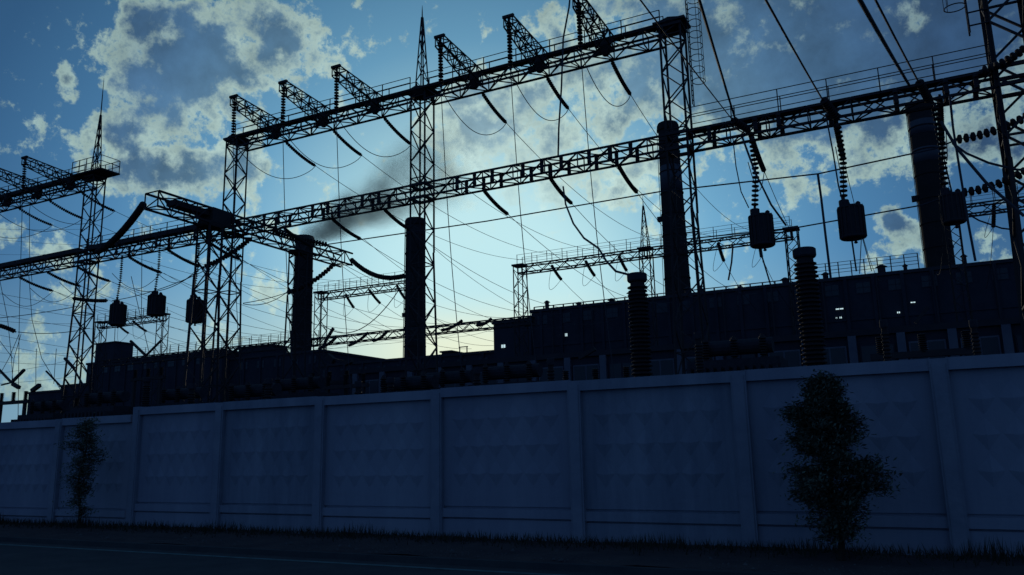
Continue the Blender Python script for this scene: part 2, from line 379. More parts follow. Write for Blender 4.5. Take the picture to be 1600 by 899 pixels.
def truss(name, label, cat, A, B, h=1.0, depth=1.25, chord=.13, brw=.07, bay=1.25, taper=1., group=None, joined=False, up=V((0, 0, 1)), parent=None):
    """box truss from A to B; A and B are the middle of the top chords at each end"""
    A, B = V(A), V(B); d = (B-A).normalized(); s = d.cross(up).normalized(); Ln = (B-A).length; n = max(2, round(Ln/bay))
    t = thing(name, label, cat, A, group) if parent is None else parent
    def P(i, a, b):
        f = i/n; sc = 1+(taper-1)*f; hh = h*sc
        return A+d*(Ln*f)+s*(a*depth/2*sc)-up*(hh if b else 0)
    cor = ((-1, 0), (1, 0), (1, 1), (-1, 1))
    for a, b in cor:
        bar('chord', t, P(0, a, b), P(n, a, b), chord, ANG)
    J = MB() if joined else None
    def br(p, q, w=brw):
        if joined: J.bar(p, q, w)
        else: bar('brace', t, p, q, w)
    for i in range(n):
        for k in range(4):
            c1, c2 = cor[k], cor[(k+1) % 4]
            if (i+k) % 2: br(P(i, *c1), P(i+1, *c2))
            else: br(P(i, *c2), P(i+1, *c1))
    if not joined:
        for i in range(0, n+1, max(1, n//6)):
            for k in range(4): bar('strut', t, P(i, *cor[k]), P(i, *cor[(k+1) % 4]), brw)
    else:
        for i in (0, n):
            for k in range(4): br(P(i, *cor[k]), P(i, *cor[(k+1) % 4]), chord)
        tag(J.build('lattice_bracing', STEEL, t), kind='stuff')
    return t
def walkway(t, A, B, width=.6, off=0., thick=.06, rail=True, both=True, step=2.5, h=1.05, slat=False):
    A, B = V(A), V(B); d = (B-A).normalized(); s = V((0, 0, 1)).cross(d).normalized(); Ln = (B-A).length
    p0, p1 = A+s*(off-width/2), A+s*(off+width/2)
    m = MB()
    nseg = max(1, int(Ln/2.4))
    for i in range(nseg):
        a = A+d*(Ln*i/nseg+.03)+s*off; b = A+d*(Ln*(i+1)/nseg-.03)+s*off
        vs = [q+s*e*width/2+V((0, 0, z)) for z in (0.03, .03+thick) for q, e in ((a, -1), (b, -1), (b, 1), (a, 1))]
        bb = MB(); bb.add(vs, [(0, 3, 2, 1), (4, 5, 6, 7), (0, 1, 5, 4), (1, 2, 6, 5), (2, 3, 7, 6), (3, 0, 4, 7)]); bb.build('deck_plate', STEEL, t)
    if not rail: return
    r = sub('handrail', t)
    n = max(1, round(Ln/step))
    for e in ((-1, 1) if both else (-1,)):
        so_ = s*(off+e*(width/2+.08))
        for i in range(n+1):
            p = A+d*(Ln*i/n)+so_; bar('rail_post', r, p, p+V((0, 0, h)), .06)
        for z in (h, h*.55): bar('rail_bar', r, A+so_+V((0, 0, z)), B+so_+V((0, 0, z)), .042)
Y1 = 50.; ZU, ZL = 30.15, 22.25
TX = [-72.6, -53.1, -33.1, -12.75, 6.3]
def spire(t, X, Y, z0, zt, w, rod):
    """tapering lattice mast with a lightning rod, a part of its tower"""
    s = sub('lightning_spire', t); zl = z0+(zt-z0)*rod
    cs = ((-1, -1), (1, -1), (1, 1), (-1, 1)); n = 7
    P = lambda k, i: V((X+cs[k][0]*w/2*(1-.88*i/n), Y+cs[k][1]*w/2*(1-.88*i/n), z0+(zl-z0)*i/n))
    for k in range(4): bar('spire_leg', s, P(k, 0), P(k, n), .085)
    for i in range(n):
        for k in range(4):
            a, b = (k, (k+1) % 4) if (i+k) % 2 else ((k+1) % 4, k)
            bar('spire_brace', s, P(a, i), P(b, i+1), .05)
    m = MB(); m.tube([(X, Y, zl-.1), (X, Y, (zl+zt)/2), (X, Y, zt)], [.06, .045, .015], 6); m.build('lightning_rod', STEEL, s)
ztop = ZU-.1
t0 = lattice_tower('left steel lattice tower whose tall spire rises beside a railed platform', TX[0], Y1, ztop)
t1 = lattice_tower('spireless lattice tower at the left end of the long high beam with booms', TX[1], Y1, ztop)
t2 = lattice_tower('central steel lattice tower with a tall lightning spire and a stack close on its left', TX[2], Y1, ztop)
t3 = lattice_tower('steel lattice tower with a caged ladder at the right end of the high beam', TX[3], Y1, ztop, side=1.4)
t4 = lattice_tower('thick lattice tower at the right edge of the photo with chains tied to it', TX[4], Y1, 36, side=1.9, legw=.26, brw=.12, bay=1.7)
z = at(175, 118, Y1).z; spire(t0, TX[0], Y1, ztop, z, .72, .62)
z = at(662, 8, Y1).z; spire(t2, TX[2], Y1, ztop, z, .8, .86)
# head platforms
def platform(t, X, Y, z, w, name='head_platform'):
    m = MB(); m.box((X-w, Y-w*.8, z), (X+w, Y+w*.8, z+.16)); m._lathe((X, Y, z-.35), [(w*.55, 0), (w*.9, .35), (w*.9, .6), (w*.5, .8)], 8); m.build(name, STEEL, t)
platform(t2, TX[2], Y1, ZU-.15, 1.15); platform(t1, TX[1], Y1, ZU-.1, .95); platform(t3, TX[3], Y1, ZU+.05, 1.1)
# railed square platform on the left tower
m = MB(); m.box((TX[0]-2.2, Y1-1.2, ZU+.02), (TX[0]+2.4, Y1+1.0, ZU+.16)); m.build('head_platform', STEEL, t0)
r = sub('handrail', t0)
for yy in (Y1-1.15, Y1+.95):
    for k in range(5): xx = TX[0]-2.1+k*1.1; bar('rail_post', r, (xx, yy, ZU+.16), (xx, yy, ZU+1.5), .06)
    for zz in (.75, 1.34): bar('rail_bar', r, (TX[0]-2.1, yy, ZU+.16+zz), (TX[0]+2.3, yy, ZU+.16+zz), .05)
for xx in (TX[0]+2.3,):
    for zz in (.75, 1.34): bar('rail_bar', r, (xx, Y1-1.15, ZU+.16+zz), (xx, Y1+.95, ZU+.16+zz), .05)
# caged ladders
def cage_ladder(t, X, Y, zb, zt, rad=.42, hoops=8):
    Ld = sub('caged_ladder', t)
    for s_ in (-.22, .22): bar('ladder_rail', Ld, (X, Y+s_, zb), (X, Y+s_, zt), .06)
    k = zb
    m = MB()
    while k < zt: m.bar((X, Y-.22, k), (X, Y+.22, k), .03); k += .35
    m.build('rung', STEEL, Ld)['kind'] = 'stuff'
    cx = X+rad+.12
    for i in range(hoops):
        zz = zb+1.6+(zt-zb-1.6)*i/(hoops-1)
        h = MB(); h.tube([(X+(.0 if abs(a) > 140 else 0)+.06+(rad+.25)*(1+math.cos(math.radians(a)))*.62, Y+rad*1.25*math.sin(math.radians(a)), zz) for a in range(-170, 171, 20)], .028, 5); h.build('cage_hoop', STEEL, Ld)
    for a in (-60, 0, 60):
        q = (X+.06+(rad+.25)*(1+math.cos(math.radians(a)))*.62, Y+rad*1.25*math.sin(math.radians(a)))
        bar('cage_strap', Ld, (*q, zb+1.6), (*q, zt), .03)
cage_ladder(t3, TX[3]+1.1, Y1, 24.2, ZU+1.6)
# same on the left face of the right-edge tower
Ld = sub('caged_ladder', t4)
Xl = TX[4]-1.9
for s_ in (-.22, .22): bar('ladder_rail', Ld, (Xl, Y1-1+s_, 24.5), (Xl, Y1-1+s_, 34), .09)
for i in range(7):
    zz = 26.3+i*1.25; h = MB(); h.tube([(Xl-.55*(1+math.cos(math.radians(a))), Y1-1+.5*math.sin(math.radians(a)), zz) for a in range(-170, 171, 20)], .035, 5); h.build('cage_hoop', STEEL, Ld)
for a in (-50, 0, 50): bar('cage_strap', Ld, (Xl-.55*(1+math.cos(math.radians(a))), Y1-1+.5*math.sin(math.radians(a)), 26.3), (Xl-.55*(1+math.cos(math.radians(a))), Y1-1+.5*math.sin(math.radians(a)), 34), .03)
for zz in (25, 25.8): bar('ladder_bracket', Ld, (Xl, Y1-1, zz), (TX[4]-.9, Y1-1, zz), .07)

SP = [('between the left spire tower and the next tower', TX[0]+.7, TX[1]-.7), ('left of the central spire tower', TX[1]+.7, TX[2]-.7),
      ('between the central spire tower and the caged ladder tower', TX[2]+.7, TX[3]-.7), ('between the caged ladder tower and the right edge tower', TX[3]+.7, TX[4]-1.)]
upper = []
for lab, a, b in (('high railed lattice beam running out of the photo at left from the left spire tower', -93.5, TX[0]-.6),
                  ('high railed lattice beam with three jutting booms, left of the central spire tower', TX[1]+.6, TX[2]-.6),
                  ('high railed lattice beam with three jutting booms, right of the central spire tower', TX[2]+.6, TX[3]-.6)):
    t = truss('lattice_beam', lab, 'beam', (a, Y1, ZU), (b, Y1, ZU), 1.0, 1.25, group='high beams of the front gantry'); upper.append(t)
    walkway(t, (a, Y1-.35, ZU), (b, Y1-.35, ZU), .75, 0, .1 if a > -90 else .3, step=2.6)
lower = []
for lab, a, b in (('low lattice beam running out of the photo at left behind the left spire tower', -93.5, TX[0]-.7),
                  ('low lattice beam with a dark walkway between the left spire tower and the next tower', TX[0]+.7, TX[1]-.7),
                  ('low lattice beam between the tower without a spire and the central spire tower', TX[1]+.7, TX[2]-.7),
                  ('low lattice beam between the central spire tower and the caged ladder tower', TX[2]+.7, TX[3]-.75),
                  ('low railed lattice beam between the caged ladder tower and the right edge tower', TX[3]+.75, TX[4]-1.),
                  ('short end of the low lattice beam right of the right edge tower', TX[4]+1., 12.)):
    t = truss('lattice_beam', lab, 'beam', (a, Y1, ZL), (b, Y1, ZL), 1.02, 1.25, chord=.13 if b < -10 else .15, group='low beams of the front gantry'); lower.append(t)
walkway(lower[0], (-93.5, Y1-.2, ZL), (TX[0]-.7, Y1-.2, ZL), 1.0, 0, .34, rail=False)
walkway(lower[1], (TX[0]+.7, Y1-.2, ZL), (TX[1]-.7, Y1-.2, ZL), 1.0, 0, .34, step=2.2)
walkway(lower[4], (TX[3]+.75, Y1-.2, ZL), (TX[4]-1., Y1-.2, ZL), 1.0, 0, .06, step=3.0, h=1.5)
# bolted node plates and hanger frames across the low beams
def node_frames(t, xs_, full=.16):
    for X in xs_:
        m = MB()
        for s_ in (-1, 1):
            y = Y1+s_*.70
            m.add([(X-.13, y-.03, ZL+.02), (X+.13, y-.03, ZL+.02), (X+.13, y+.03, ZL+.02), (X-.13, y+.03, ZL+.02),
                   (X-.13, y-.03, ZL-1.02), (X+.13, y-.03, ZL-1.02), (X+.13, y+.03, ZL-1.02), (X-.13, y+.03, ZL-1.02)],
                  [(0, 1, 2, 3), (7, 6, 5, 4), (0, 4, 5, 1), (1, 5, 6, 2), (2, 6, 7, 3), (3, 7, 4, 0)])
            for zz in (ZL-.16, ZL-.82):
                m._lathe((X, y, zz-.12), [(.08, 0), (.15, .05), (.15, .2), (.08, .26)], 8)
        m.build('hanger_frame', STEEL, t)
node_frames(lower[3], [X+e for X in (-28, -22.5, -17.4) for e in (-1.5, 0, 1.5)])
node_frames(lower[2], [X+e for X in (-47.8, -42.5, -37.4) for e in (-.9, .7)])
node_frames(lower[4], [-10.6, -7.7, -6.3, -3.4, 0.3, 2.9, 4.4])
node_frames(lower[1], [-67.5, -62, -57])
# ------------------------------------------------------------------ arms that jut from the high beam towards the road
PH = {'left': [-75.6, -80.9, -86.2], 'mid': [-47.9, -42.6, -37.3], 'right': [-28.0, -22.5, -17.4]}
nm = {-75.6: 'nearest the left spire tower', -80.9: 'second left of the left spire tower', -86.2: 'third left of the left spire tower',
      -47.9: 'first from the tower without a spire', -42.6: 'second from the tower without a spire', -37.3: 'third from the tower without a spire',
      -28.0: 'first right of the central spire tower', -22.5: 'second right of the central spire tower', -17.4: 'third right of the central spire tower'}
hang_end = {}
for grp, Xs in PH.items():
    for X in Xs:
        A = V((X, Y1-.2, ZU+.35)); B = V((X, 44.5, 31.0))
        t = truss('lattice_boom', 'lattice boom jutting from the high beam, '+nm[X], 'boom', A, B, 1.15, 1.1, chord=.11, brw=.06, bay=.85, taper=.62, group='arms jutting from the high beam')
        m = MB(); m.box((X-.42, 44.42, 30.86), (X+.42, 44.62, 31.05)); m.build('end_plate', STEEL, t)
        m = MB(); m._lathe((X, Y1-.55, ZU-1.15), [(.2, 0), (.34, .2), (.4, .75), (.34, 1.15), (.2, 1.3)], 8)
        m.bar((X-.7, Y1-.7, ZU-.2), (X+.7, Y1-.7, ZU-1.), .14); m.bar((X+.7, Y1-.7, ZU-.2), (X-.7, Y1-.7, ZU-1.), .14); m.build('clamp_bracket', STEEL, t)
        bot = V((X, 44.7, 27.1)); hang_end[X] = bot
        string('upright insulator string at the boom tip, '+nm[X], [(X, 44.6, 30.85), (X, 44.65, 29), bot], .36, .23, 'strings hanging from the boom tips', fill=.62)

# ------------------------------------------------------------------ strain strings, jumpers, spans to the rear gantry
Y2 = 105.
def strain(X, z, L_=4.0, drop=1.0, y0=Y1+.65, dia=.27):
    p = V((X, y0, z)); q = V((X, y0+L_, z-drop))
    return catenary(p, q, .16, 8)
def off_z(Y): return 0
ends = {}
for grp, Xs in PH.items():
    for X in Xs:
        pts = strain(X, 29.15); ends[X] = pts[-1]
        string('slanting insulator string behind the high beam, '+nm[X], pts, .31, .22, 'strain strings under the high beam', fill=.66, lead=.15)
        q = V((X, Y2-4, 28.6))
        wire('wire from high beam to rear gantry, '+nm[X], catenary(pts[-1], q, 2.2, 24), .026, 'spans from the high beam to the rear gantry')
        a = hang_end[X]; b = pts[-1]
        jp = [a.lerp(b, i/20)-V((0, 0, 2.1*math.sin(math.pi*(i/20))**.8)) for i in range(21)]
        wire('jumper loop drooping under the high beam, '+nm[X], jp, .03, 'jumper loops under the high beam', 'jumper_cable', 'cable')
        w0 = 1.2 if X > -60 else .6
        dp = [a+V((w0*f*f*.6, 1.5*f, -f*(a.z-6)+.15*math.sin(f*9))) for f in [i/16 for i in range(17)]]
        wire('thin wire dropping from the boom string, '+nm[X], dp, .028, 'down wires from the hanging strings', 'down_wire')
LN = [(-84.9, 'far left photo edge string'), (-80.2, 'second string from the photo edge'), (-75.4, 'string just left of the left spire tower'), (-67.6, 'first right of the left spire tower'),
      (-62.2, 'second right of the left spire tower'), (-56.8, 'third right of the left spire tower'), (-47.8, 'first right of the tower without a spire'),
      (-42.5, 'second right of the tower without a spire'), (-37.2, 'just left of the central spire tower'), (-28., 'first right of the central spire tower'),
      (-22.5, 'second right of the central spire tower'), (-17.3, 'just left of the caged ladder tower'), (-8.3, 'first right of the caged ladder tower'), (-3.2, 'second right of the caged ladder tower'), (2.6, 'beside the right edge tower')]
for X, lb in LN:
    pts = strain(X, 21.3 if X < -10 else 21.9, 4.0 if X < -10 else 4.6, .9 if X < -10 else 1.3)
    string('slanting insulator string under the low beam, '+lb, pts, .31 if X < -10 else .36, .2, 'strain strings under the low beam', fill=.7, lead=.15)
    wire('wire from low beam to rear gantry, '+lb, catenary(pts[-1], (X, Y2-3.5, 20.6), 2.4, 20), .024, 'spans from the low beam to the rear gantry')
    if X < -30:
        wire('lower twin wire from the low beam, '+lb, catenary(pts[-1]+V((.35, 0, -.1)), (X+1.6, Y2-3.5, 19.2), 3.6, 20), .02, 'lower twin spans from the low beam')
    if X < -60 or X > -10:
        a = V((X, Y1-.9, 19.3)); b = pts[-1]
        wire('jumper loop under the low beam, '+lb, [a.lerp(b, i/16)-V((0, 0, 1.6*math.sin(math.pi*i/16))) for i in range(17)], .028, 'jumper loops under the low beam', 'jumper_cable', 'cable')

# ------------------------------------------------------------------ beam that crosses the front gantry, front to back, with its two towers
XC = -52.7; ZC = 22.6
cross = truss('lattice_beam', 'lattice beam crossing over the low beam, tilted across the others, left of the smoking stack', 'beam', (XC, 41.2, ZC), (XC, 65.4, ZC), 1.25, 1.5, chord=.15, brw=.08, bay=1.25)
m = MB(); m.box((XC-.5, 43.0, ZC-.62), (XC+.5, 49.4, ZC-.15)); m.build('cable_tray', STEEL, cross)
m = MB(); m.box((XC-.85, 46.6, ZC-1.2), (XC+.85, 48.6, ZC+.1)); m.build('junction_plate', STEEL, cross)
tA = lattice_tower('lattice tower standing under the front end of the crossing beam, left of the spireless tower', XC, 47.1, ZC-1.25, side=1.4, flare=.7, legw=.2)
tB = lattice_tower('lattice tower half hidden behind the smoking stack, under the crossing beam', XC, 58.0, ZC-1.25, side=1.2, flare=.5)

def chain(label, pts, dia, pitch, sag=0., group='thick chains at the crossing beam', fill=.8):
    p, q = V(pts[0]), V(pts[-1]); return string(label, catenary(p, q, sag, 8), dia, pitch, group, fill, lead=.12)
e0 = at(225, 318, 41.4)
chain('thick insulator chain slanting from the front end of the crossing beam to the low beam', [e0, at(152, 394, 47)], .58, .3, .55, fill=.6)
chain('thick insulator chain slanting down left across the spireless tower', [at(393, 372, 51), at(318, 418, 47)], .46, .28, .25, fill=.62)
chain('insulator chain slanting down right under the crossing beam left of the spireless tower', [at(322, 366, 49), at(378, 402, 52)], .34, .18, .1)
chain('thick insulator chain running into the top of the smoking stack', [at(424, 360, 54), at(513, 383, 56)], .5, .28, .1, fill=.62)
chain('drooping insulator chain between the end of the crossing beam and the central stack', [at(548, 405, 65), at(633, 431, 62)], .5, .36, .9, fill=.6)
chain('insulator chain of round discs slanting down left past the smoking stack', [at(524, 411, 64), at(447, 458, 58)], .5, .42, .5, fill=.6)
cab = 'cables strung around the crossing beam'
wire('pair of slack cables from the slanting disc chain to the spireless tower, upper one', catenary(at(447, 458, 58), at(380, 474, 51.5), .1), .035, cab, 'slack_cable', 'cable')
wire('pair of slack cables from the slanting disc chain to the spireless tower, lower one', catenary(at(447, 458, 58), at(380, 475, 51.5), .5), .035, cab, 'slack_cable', 'cable')
wire('slack cable sagging from the thick chain towards the drum left of the spireless tower', catenary(at(318, 416, 47), at(212, 453, 49), .9), .035, cab, 'slack_cable', 'cable')
wire('slack cable sagging from the far left beam end down to the middle hanging drum', catenary(at(318, 424, 47), at(175, 470, 49), .35), .035, cab, 'slack_cable', 'cable')
wire('long slack cable crossing in front of the left spire tower at drum height', catenary(at(125, 478, 46), at(0, 497, 46), .1), .035, cab, 'slack_cable', 'cable')
wire('thin sagging cable crossing behind the smoking and central stacks', catenary(at(505, 508, 75), at(622, 455, 68), 2.4), .05, cab, 'slack_cable', 'cable')
wire('slack cable ending at the left photo edge chain', catenary(at(28, 519, 44), at(140, 513, 50), .3), .035, cab, 'slack_cable', 'cable')
chain('short thick insulator chain entering at the left photo edge, low down', [at(-24, 505, 42), at(25, 519, 43.5)], .42, .2, -.15, None)
chain('horizontal insulator chain across the left spire tower at mid height', [at(113, 466, 48), at(168, 470, 49)], .36, .2, .1, None)
# long bus wires running along the yard
wire('long straight wire passing behind the stacks from the smoking stack to the upper right chain', [at(x, y, 50) for x, y in ((513, 382), (760, 346), (1030, 300), (1278, 272), (1460, 233), (1492, 220))], .05, None, 'bus_wire')
wire('second long straight wire, lower, ending at the lower right chain', [at(x, y, 50) for x, y in ((1062, 375), (1245, 356), (1440, 321), (1500, 300))], .045, None, 'bus_wire')
chain('upper of the two long insulator chains tied to the right edge tower', [at(1490, 219, 50), at(1612, 178, 50)], .52, .33, .25, 'chains at the right edge tower', fill=.85)
chain('lower of the two long insulator chains tied to the right edge tower', [at(1498, 302, 50), at(1618, 258, 50)], .52, .33, .3, 'chains at the right edge tower', fill=.85)
chain('short insulator chain above the low beam, tied to the right edge tower', [at(1530, 112, 48.5), at(1606, 72, 49)], .5, .3, .2, 'chains at the right edge tower', fill=.7)
rc = 'cables near the right edge tower'
def pxw(label, pts, r, name='slack_cable', cat='cable', group=rc): return wire(label, [at(*p) for p in pts], r, group, name, cat)
pxw('thick curved cable from the upper right chain to the right edge tower', [(1488, 224, 49), (1510, 240, 49), (1545, 255, 49), (1585, 265, 49), (1620, 268, 49)], .07)
pxw('thick straight cable crossing diagonally behind the right chains', [(1470, 190, 40), (1495, 232, 40), (1540, 285, 40), (1600, 338, 40)], .07)
pxw('long vertical cable just right of the rightmost stack', [(1484, 150, 44), (1489, 200, 44), (1500, 270, 44), (1513, 350, 44), (1524, 408, 44)], .06)
pxw('sagging cable low at the right photo edge under the rear beam', [(1500, 328, 52), (1530, 345, 52), (1565, 357, 52), (1625, 364, 52)], .05)
pxw('vertical cable hanging from the long wire between two drums', [(1278, 273, 47), (1283, 310, 47), (1290, 370, 47), (1298, 436, 47)], .07, 'drop_cable')
pxw('vertical cable right of the caged ladder tower with a small box at its foot', [(1145, 385, 60), (1143, 410, 60), (1138, 438, 60)], .07, 'drop_cable')
pxw('thin vertical cable between the two right drums', [(1290, 178, 49), (1302, 240, 49), (1310, 290, 49), (1320, 328, 49)], .045, 'drop_cable')
pxw('curving thin cable from the low beam to the first right drum', [(1145, 215, 49), (1150, 260, 49), (1158, 300, 49), (1170, 325, 49)], .035, 'drop_cable')
pxw('thick cable passing behind the first right drum', [(1160, 215, 44), (1180, 270, 44), (1205, 320, 44), (1228, 352, 46)], .06, 'drop_cable')
pxw('blurred thick cable hanging through the middle of the bright clouds', [(896, -60, 41), (889, 12, 41), (880, 60, 41), (877, 140, 41), (873, 200, 41), (872, 245, 41)], .055, 'drop_cable')
pxw('cable curving down from the low beam to the ribbed bushing in the middle', [(880, 292, 40), (884, 320, 38), (896, 350, 36), (912, 372, 34), (935, 388, 32.5), (947, 408, 31.5), (962, 424, 30.5), (985, 430, 30)], .05, 'drop_cable')
# overhead lines coming over the road to the low beam
ov = 'overhead lines coming over the road'
OV = [('overhead line reaching the caged ladder tower and the low beam, leftmost of the overhead lines', (1143, 186), (1004, 0), 28, .035),
      ('thick overhead line second from the left of those coming over the road', (1150, 190), (1094, 0), 26, .06),
      ('thin overhead line ending in the chain above the second right drum', (1284, 154), (1199, 0), 30, .05),
      ('thick overhead line left of the rightmost one', (1421, 134), (1342, -8), 24, .075),
      ('rightmost overhead line ending above the rightmost stack', (1434, 126), (1366, -8), 32, .05)]
for lb, a, b, Yn, r in OV:
    A = at(*a, 48.5); B = at(*b, Yn); E_ = A+(B-A)*1.9
    wire(lb, catenary(A, E_, .15, 12), r, ov, 'overhead_line')
for lb, a, b in (('short thick string pointing up left from the low beam, right of the caged ladder tower', (1143, 186, 48), (1172, 205, 49.2)),
                 ('short thick string on the low beam above the second right drum', (1285, 154, 47.6), (1310, 188, 49.2)),
                 ('short thick string on the low beam above the rightmost stack', (1435, 126, 47.6), (1452, 158, 49.2))):
    chain(lb, [at(*a), at(*b)], .5, .17, 0, 'short strings on the road side of the low beam', fill=.9)
# ------------------------------------------------------------------ hanging drums (line traps)
def drum(label, px, pt, pb, wpx, ps, group, Y=49.2, discs=.30, pitch=.2):
    c = at(px, pt, Y); b = at(px, pb, Y); R_ = wpx/2*(b-EYEV).dot(FWD)/F_PX; H = c.z-b.z; top = c.z-.42*(H/2.2)
    t = thing('line_trap', label, 'line trap', (c.x, Y, b.z), group)
    m = MB(); m._lathe((c.x, Y, b.z), [(R_*.93, 0), (R_, .05), (R_, .12), (R_*.93, .16), (R_*.93, top-b.z-.16), (R_, top-b.z-.12), (R_, top-b.z-.01), (R_*.97, top-b.z)], 20); m.build('coil_drum', DRUM, t)
    for k in range(16):
        a = k*math.pi/8; p = (c.x+R_*.98*math.cos(a), Y+R_*.98*math.sin(a)); bar('drum_stave', t, (*p, b.z+.05), (*p, top-.05), .07)
    m = MB(); m._lathe((c.x-R_*.42, Y, top), [(R_*.4, 0), (R_*.4, c.z-top-.03), (R_*.36, c.z-top)], 12); m.build('tuning_pot', DRUM, t)
    m = MB(); m._lathe((c.x+R_*.6, Y, top), [(.09, 0), (.14, .05), (.14, .2), (.05, .28)], 8); m.build('terminal', DRUM, t)
    m = MB(); m.bar((c.x-R_*.95, Y, top+.03), (c.x+R_*.95, Y, top+.03), .09); m.bar((c.x, Y-R_*.95, top+.05), (c.x, Y+R_*.95, top+.05), .09); m.build('spider_bar', STEEL, t)
    m = MB(); m._lathe((c.x+R_*.15, Y, b.z-.3), [(.06, 0), (.12, .05), (.06, .14), (.15, .22), (.15, .32)], 8); m.build('foot_terminal', DRUM, t)
    s0 = at(ps[0], ps[1], Y)
    string('sparse insulator string above the '+label, [s0, s0.lerp(c, .5), (c.x-R_*.42, Y, c.z-.04)], discs, pitch, group+' strings', fill=.55, lead=.2)
    return c, b, R_
gd = 'line trap drums hanging under the low beam'
drum('leftmost hanging drum, right of the left spire tower', 186, 469, 508, 24, (191, 400), gd, discs=.26)
drum('hanging drum above the small rear beam, second from left', 246, 455, 493, 26, (250, 380), gd, discs=.26)
drum('hanging drum beside the tower under the crossing beam', 306, 461, 504, 25, (311, 380), gd, discs=.26)
c4 = drum('hanging drum just right of the caged ladder tower', 1187, 326, 386, 37, (1175, 214), gd, discs=.44, pitch=.28)
c5 = drum('hanging drum in open sky between two right stacks', 1327, 312, 374, 39, (1308, 192), gd, discs=.44, pitch=.28)
c6 = drum('hanging drum overlapping the right side of the rightmost stack', 1484, 294, 350, 34, (1460, 162), gd, discs=.44, pitch=.28)
for lb, a, b in (('first of two thin wires under the drum right of the caged ladder tower', (1188, 392), (1204, 445)), ('second of two thin wires under the drum right of the caged ladder tower', (1190, 390), (1192, 410)),
                 ('left wire under the drum in open sky', (1331, 376), (1338, 424)), ('middle wire under the drum in open sky', (1346, 370), (1343, 428)), ('right wire under the drum in open sky', (1347, 370), (1362, 424))):
    wire(lb, [at(*a, 49.2), at(*b, 50)], .05 if 'left' in lb or 'first' in lb else .025, 'thin wires under the right drums', 'down_wire')
for i, (a, b) in enumerate((((180, 508), (176, 600)), ((205, 432), (235, 560)), ((222, 352), (221, 500)))):
    wire(('down wire under the leftmost drum', 'slanting down wire between the two left drums', 'down wire hanging from the low beam left of the second drum')[i], [at(*a, 49.5), at(*b, 51)], .03, 'thin wires near the left drums', 'down_wire')

# ------------------------------------------------------------------ rear gantry
ZU2, ZL2 = 29.0, 21.2
def fx(px, py=450): return at(px, py, Y2).x
R2 = [('rear lattice tower in the brightest sky, at the left end of the rear beam', fx(813), ZU2), ('rear lattice tower with a spire beside the ribbed bushing', fx(1012), ZU2),
      ('rear lattice tower at the right end of the rear beam by a ribbed bushing', fx(1240, 400), ZU2), ('small rear tower just right of the smoking stack', fx(502), ZU2),
      ('rear lattice tower with a spire right of the rightmost stack', fx(1491, 380), ZU2), ('small rear tower under the second hanging drum', fx(253, 520), ZU2),
      ('small rear tower beside the leftmost hanging drum', fx(157, 520), ZU2)]
rt = []
def rear_tower(label, X, zt):
    t = thing('lattice_tower', label, 'tower', (X, Y2, 0), 'towers of the rear gantry'); s = .75; J = MB()
    cs = ((-1, -1), (1, -1), (1, 1), (-1, 1))
    for a, b in cs: bar('leg', t, (X+a*s, Y2+b*s, 0), (X+a*s, Y2+b*s, zt), .16, ANG)
    z = 0; i = 0
    while z < zt-.5:
        for k in range(4):
            a, b = (k, (k+1) % 4) if (i+k) % 2 else ((k+1) % 4, k)
            J.bar((X+cs[a][0]*s, Y2+cs[a][1]*s, z), (X+cs[b][0]*s, Y2+cs[b][1]*s, z+1.5), .08)
        z += 1.5; i += 1
    tag(J.build('lattice_bracing', STEEL, t), kind='stuff')
    m = MB(); m.box((X-.95, Y2-.95, zt-.05), (X+.95, Y2+.95, zt+.2)); m.build('cap_plate', STEEL, t); return t
for lb, X, zt in R2: rt.append(rear_tower(lb, X, zt))
spire(rt[1], R2[1][1], Y2, ZU2, at(1004, 305, Y2).z, 1.1, .8)
spire(rt[4], R2[4][1], Y2, ZU2, at(1474, 185, Y2).z, 1.2, .6)
def rear_beam(label, a, b, z, rail=True):
    t = truss('lattice_beam', label, 'beam', (a, Y2, z), (b, Y2, z), 1.15, 1.4, chord=.17, brw=.09, bay=1.4, joined=True, group='beams of the rear gantry')
    if rail:
        r = sub('handrail', t); n = max(3, int((b-a)/2.2))
        for yy in (Y2-.9, Y2+.9):
            for k in range(n+1): bar('rail_post', r, (a+(b-a)*k/n, yy, z), (a+(b-a)*k/n, yy, z+1.6), .07)
            for zz in (.8, 1.55): bar('rail_bar', r, (a, yy, z+zz), (b, yy, z+zz), .04)
    return t
rear_beam('rear beam left part, from the tower in bright sky to the rear spire tower', R2[0][1], R2[1][1], ZU2)
rb = rear_beam('rear beam between the rear spire tower and the drum right of the ladder tower', R2[1][1], R2[2][1], ZU2)
rear_beam('short rear beam between the smoking stack and the central stack', R2[3][1], fx(640), ZU2)
rear_beam('rear beam running out of the photo at right, behind the right chains', R2[4][1], R2[4][1]+30, ZU2)
rear_beam('small rear beam under the two left hanging drums', R2[6][1], R2[5][1], ZU2)
rear_beam('low rear beam from the left stack top to the building roof, left half', fx(160, 560), fx(492, 530), ZL2)
rear_beam('low rear beam from the left stack top to the building roof, right half', fx(492, 530), fx(832, 490), ZL2, False)
k = 0
RS = [(862, 415, 877, 437), (915, 408, 929, 431), (967, 400, 979, 423), (1122, 380, 1131, 408), (1185, 372, 1190, 402), (540, 460, 553, 481), (577, 453, 594, 474), (620, 446, 633, 467), (1553, 318, 1552, 355), (185, 508, 201, 521), (208, 502, 229, 518)]
rl = ['leftmost, near the bright sky tower', 'second from the bright sky tower', 'just left of the rear spire tower', 'left of the first right drum', 'under the first right drum', 'first right of the smoking stack', 'second right of the smoking stack', 'just left of the central stack', 'below the lower right chain', 'under the leftmost drum', 'between the two left drums']
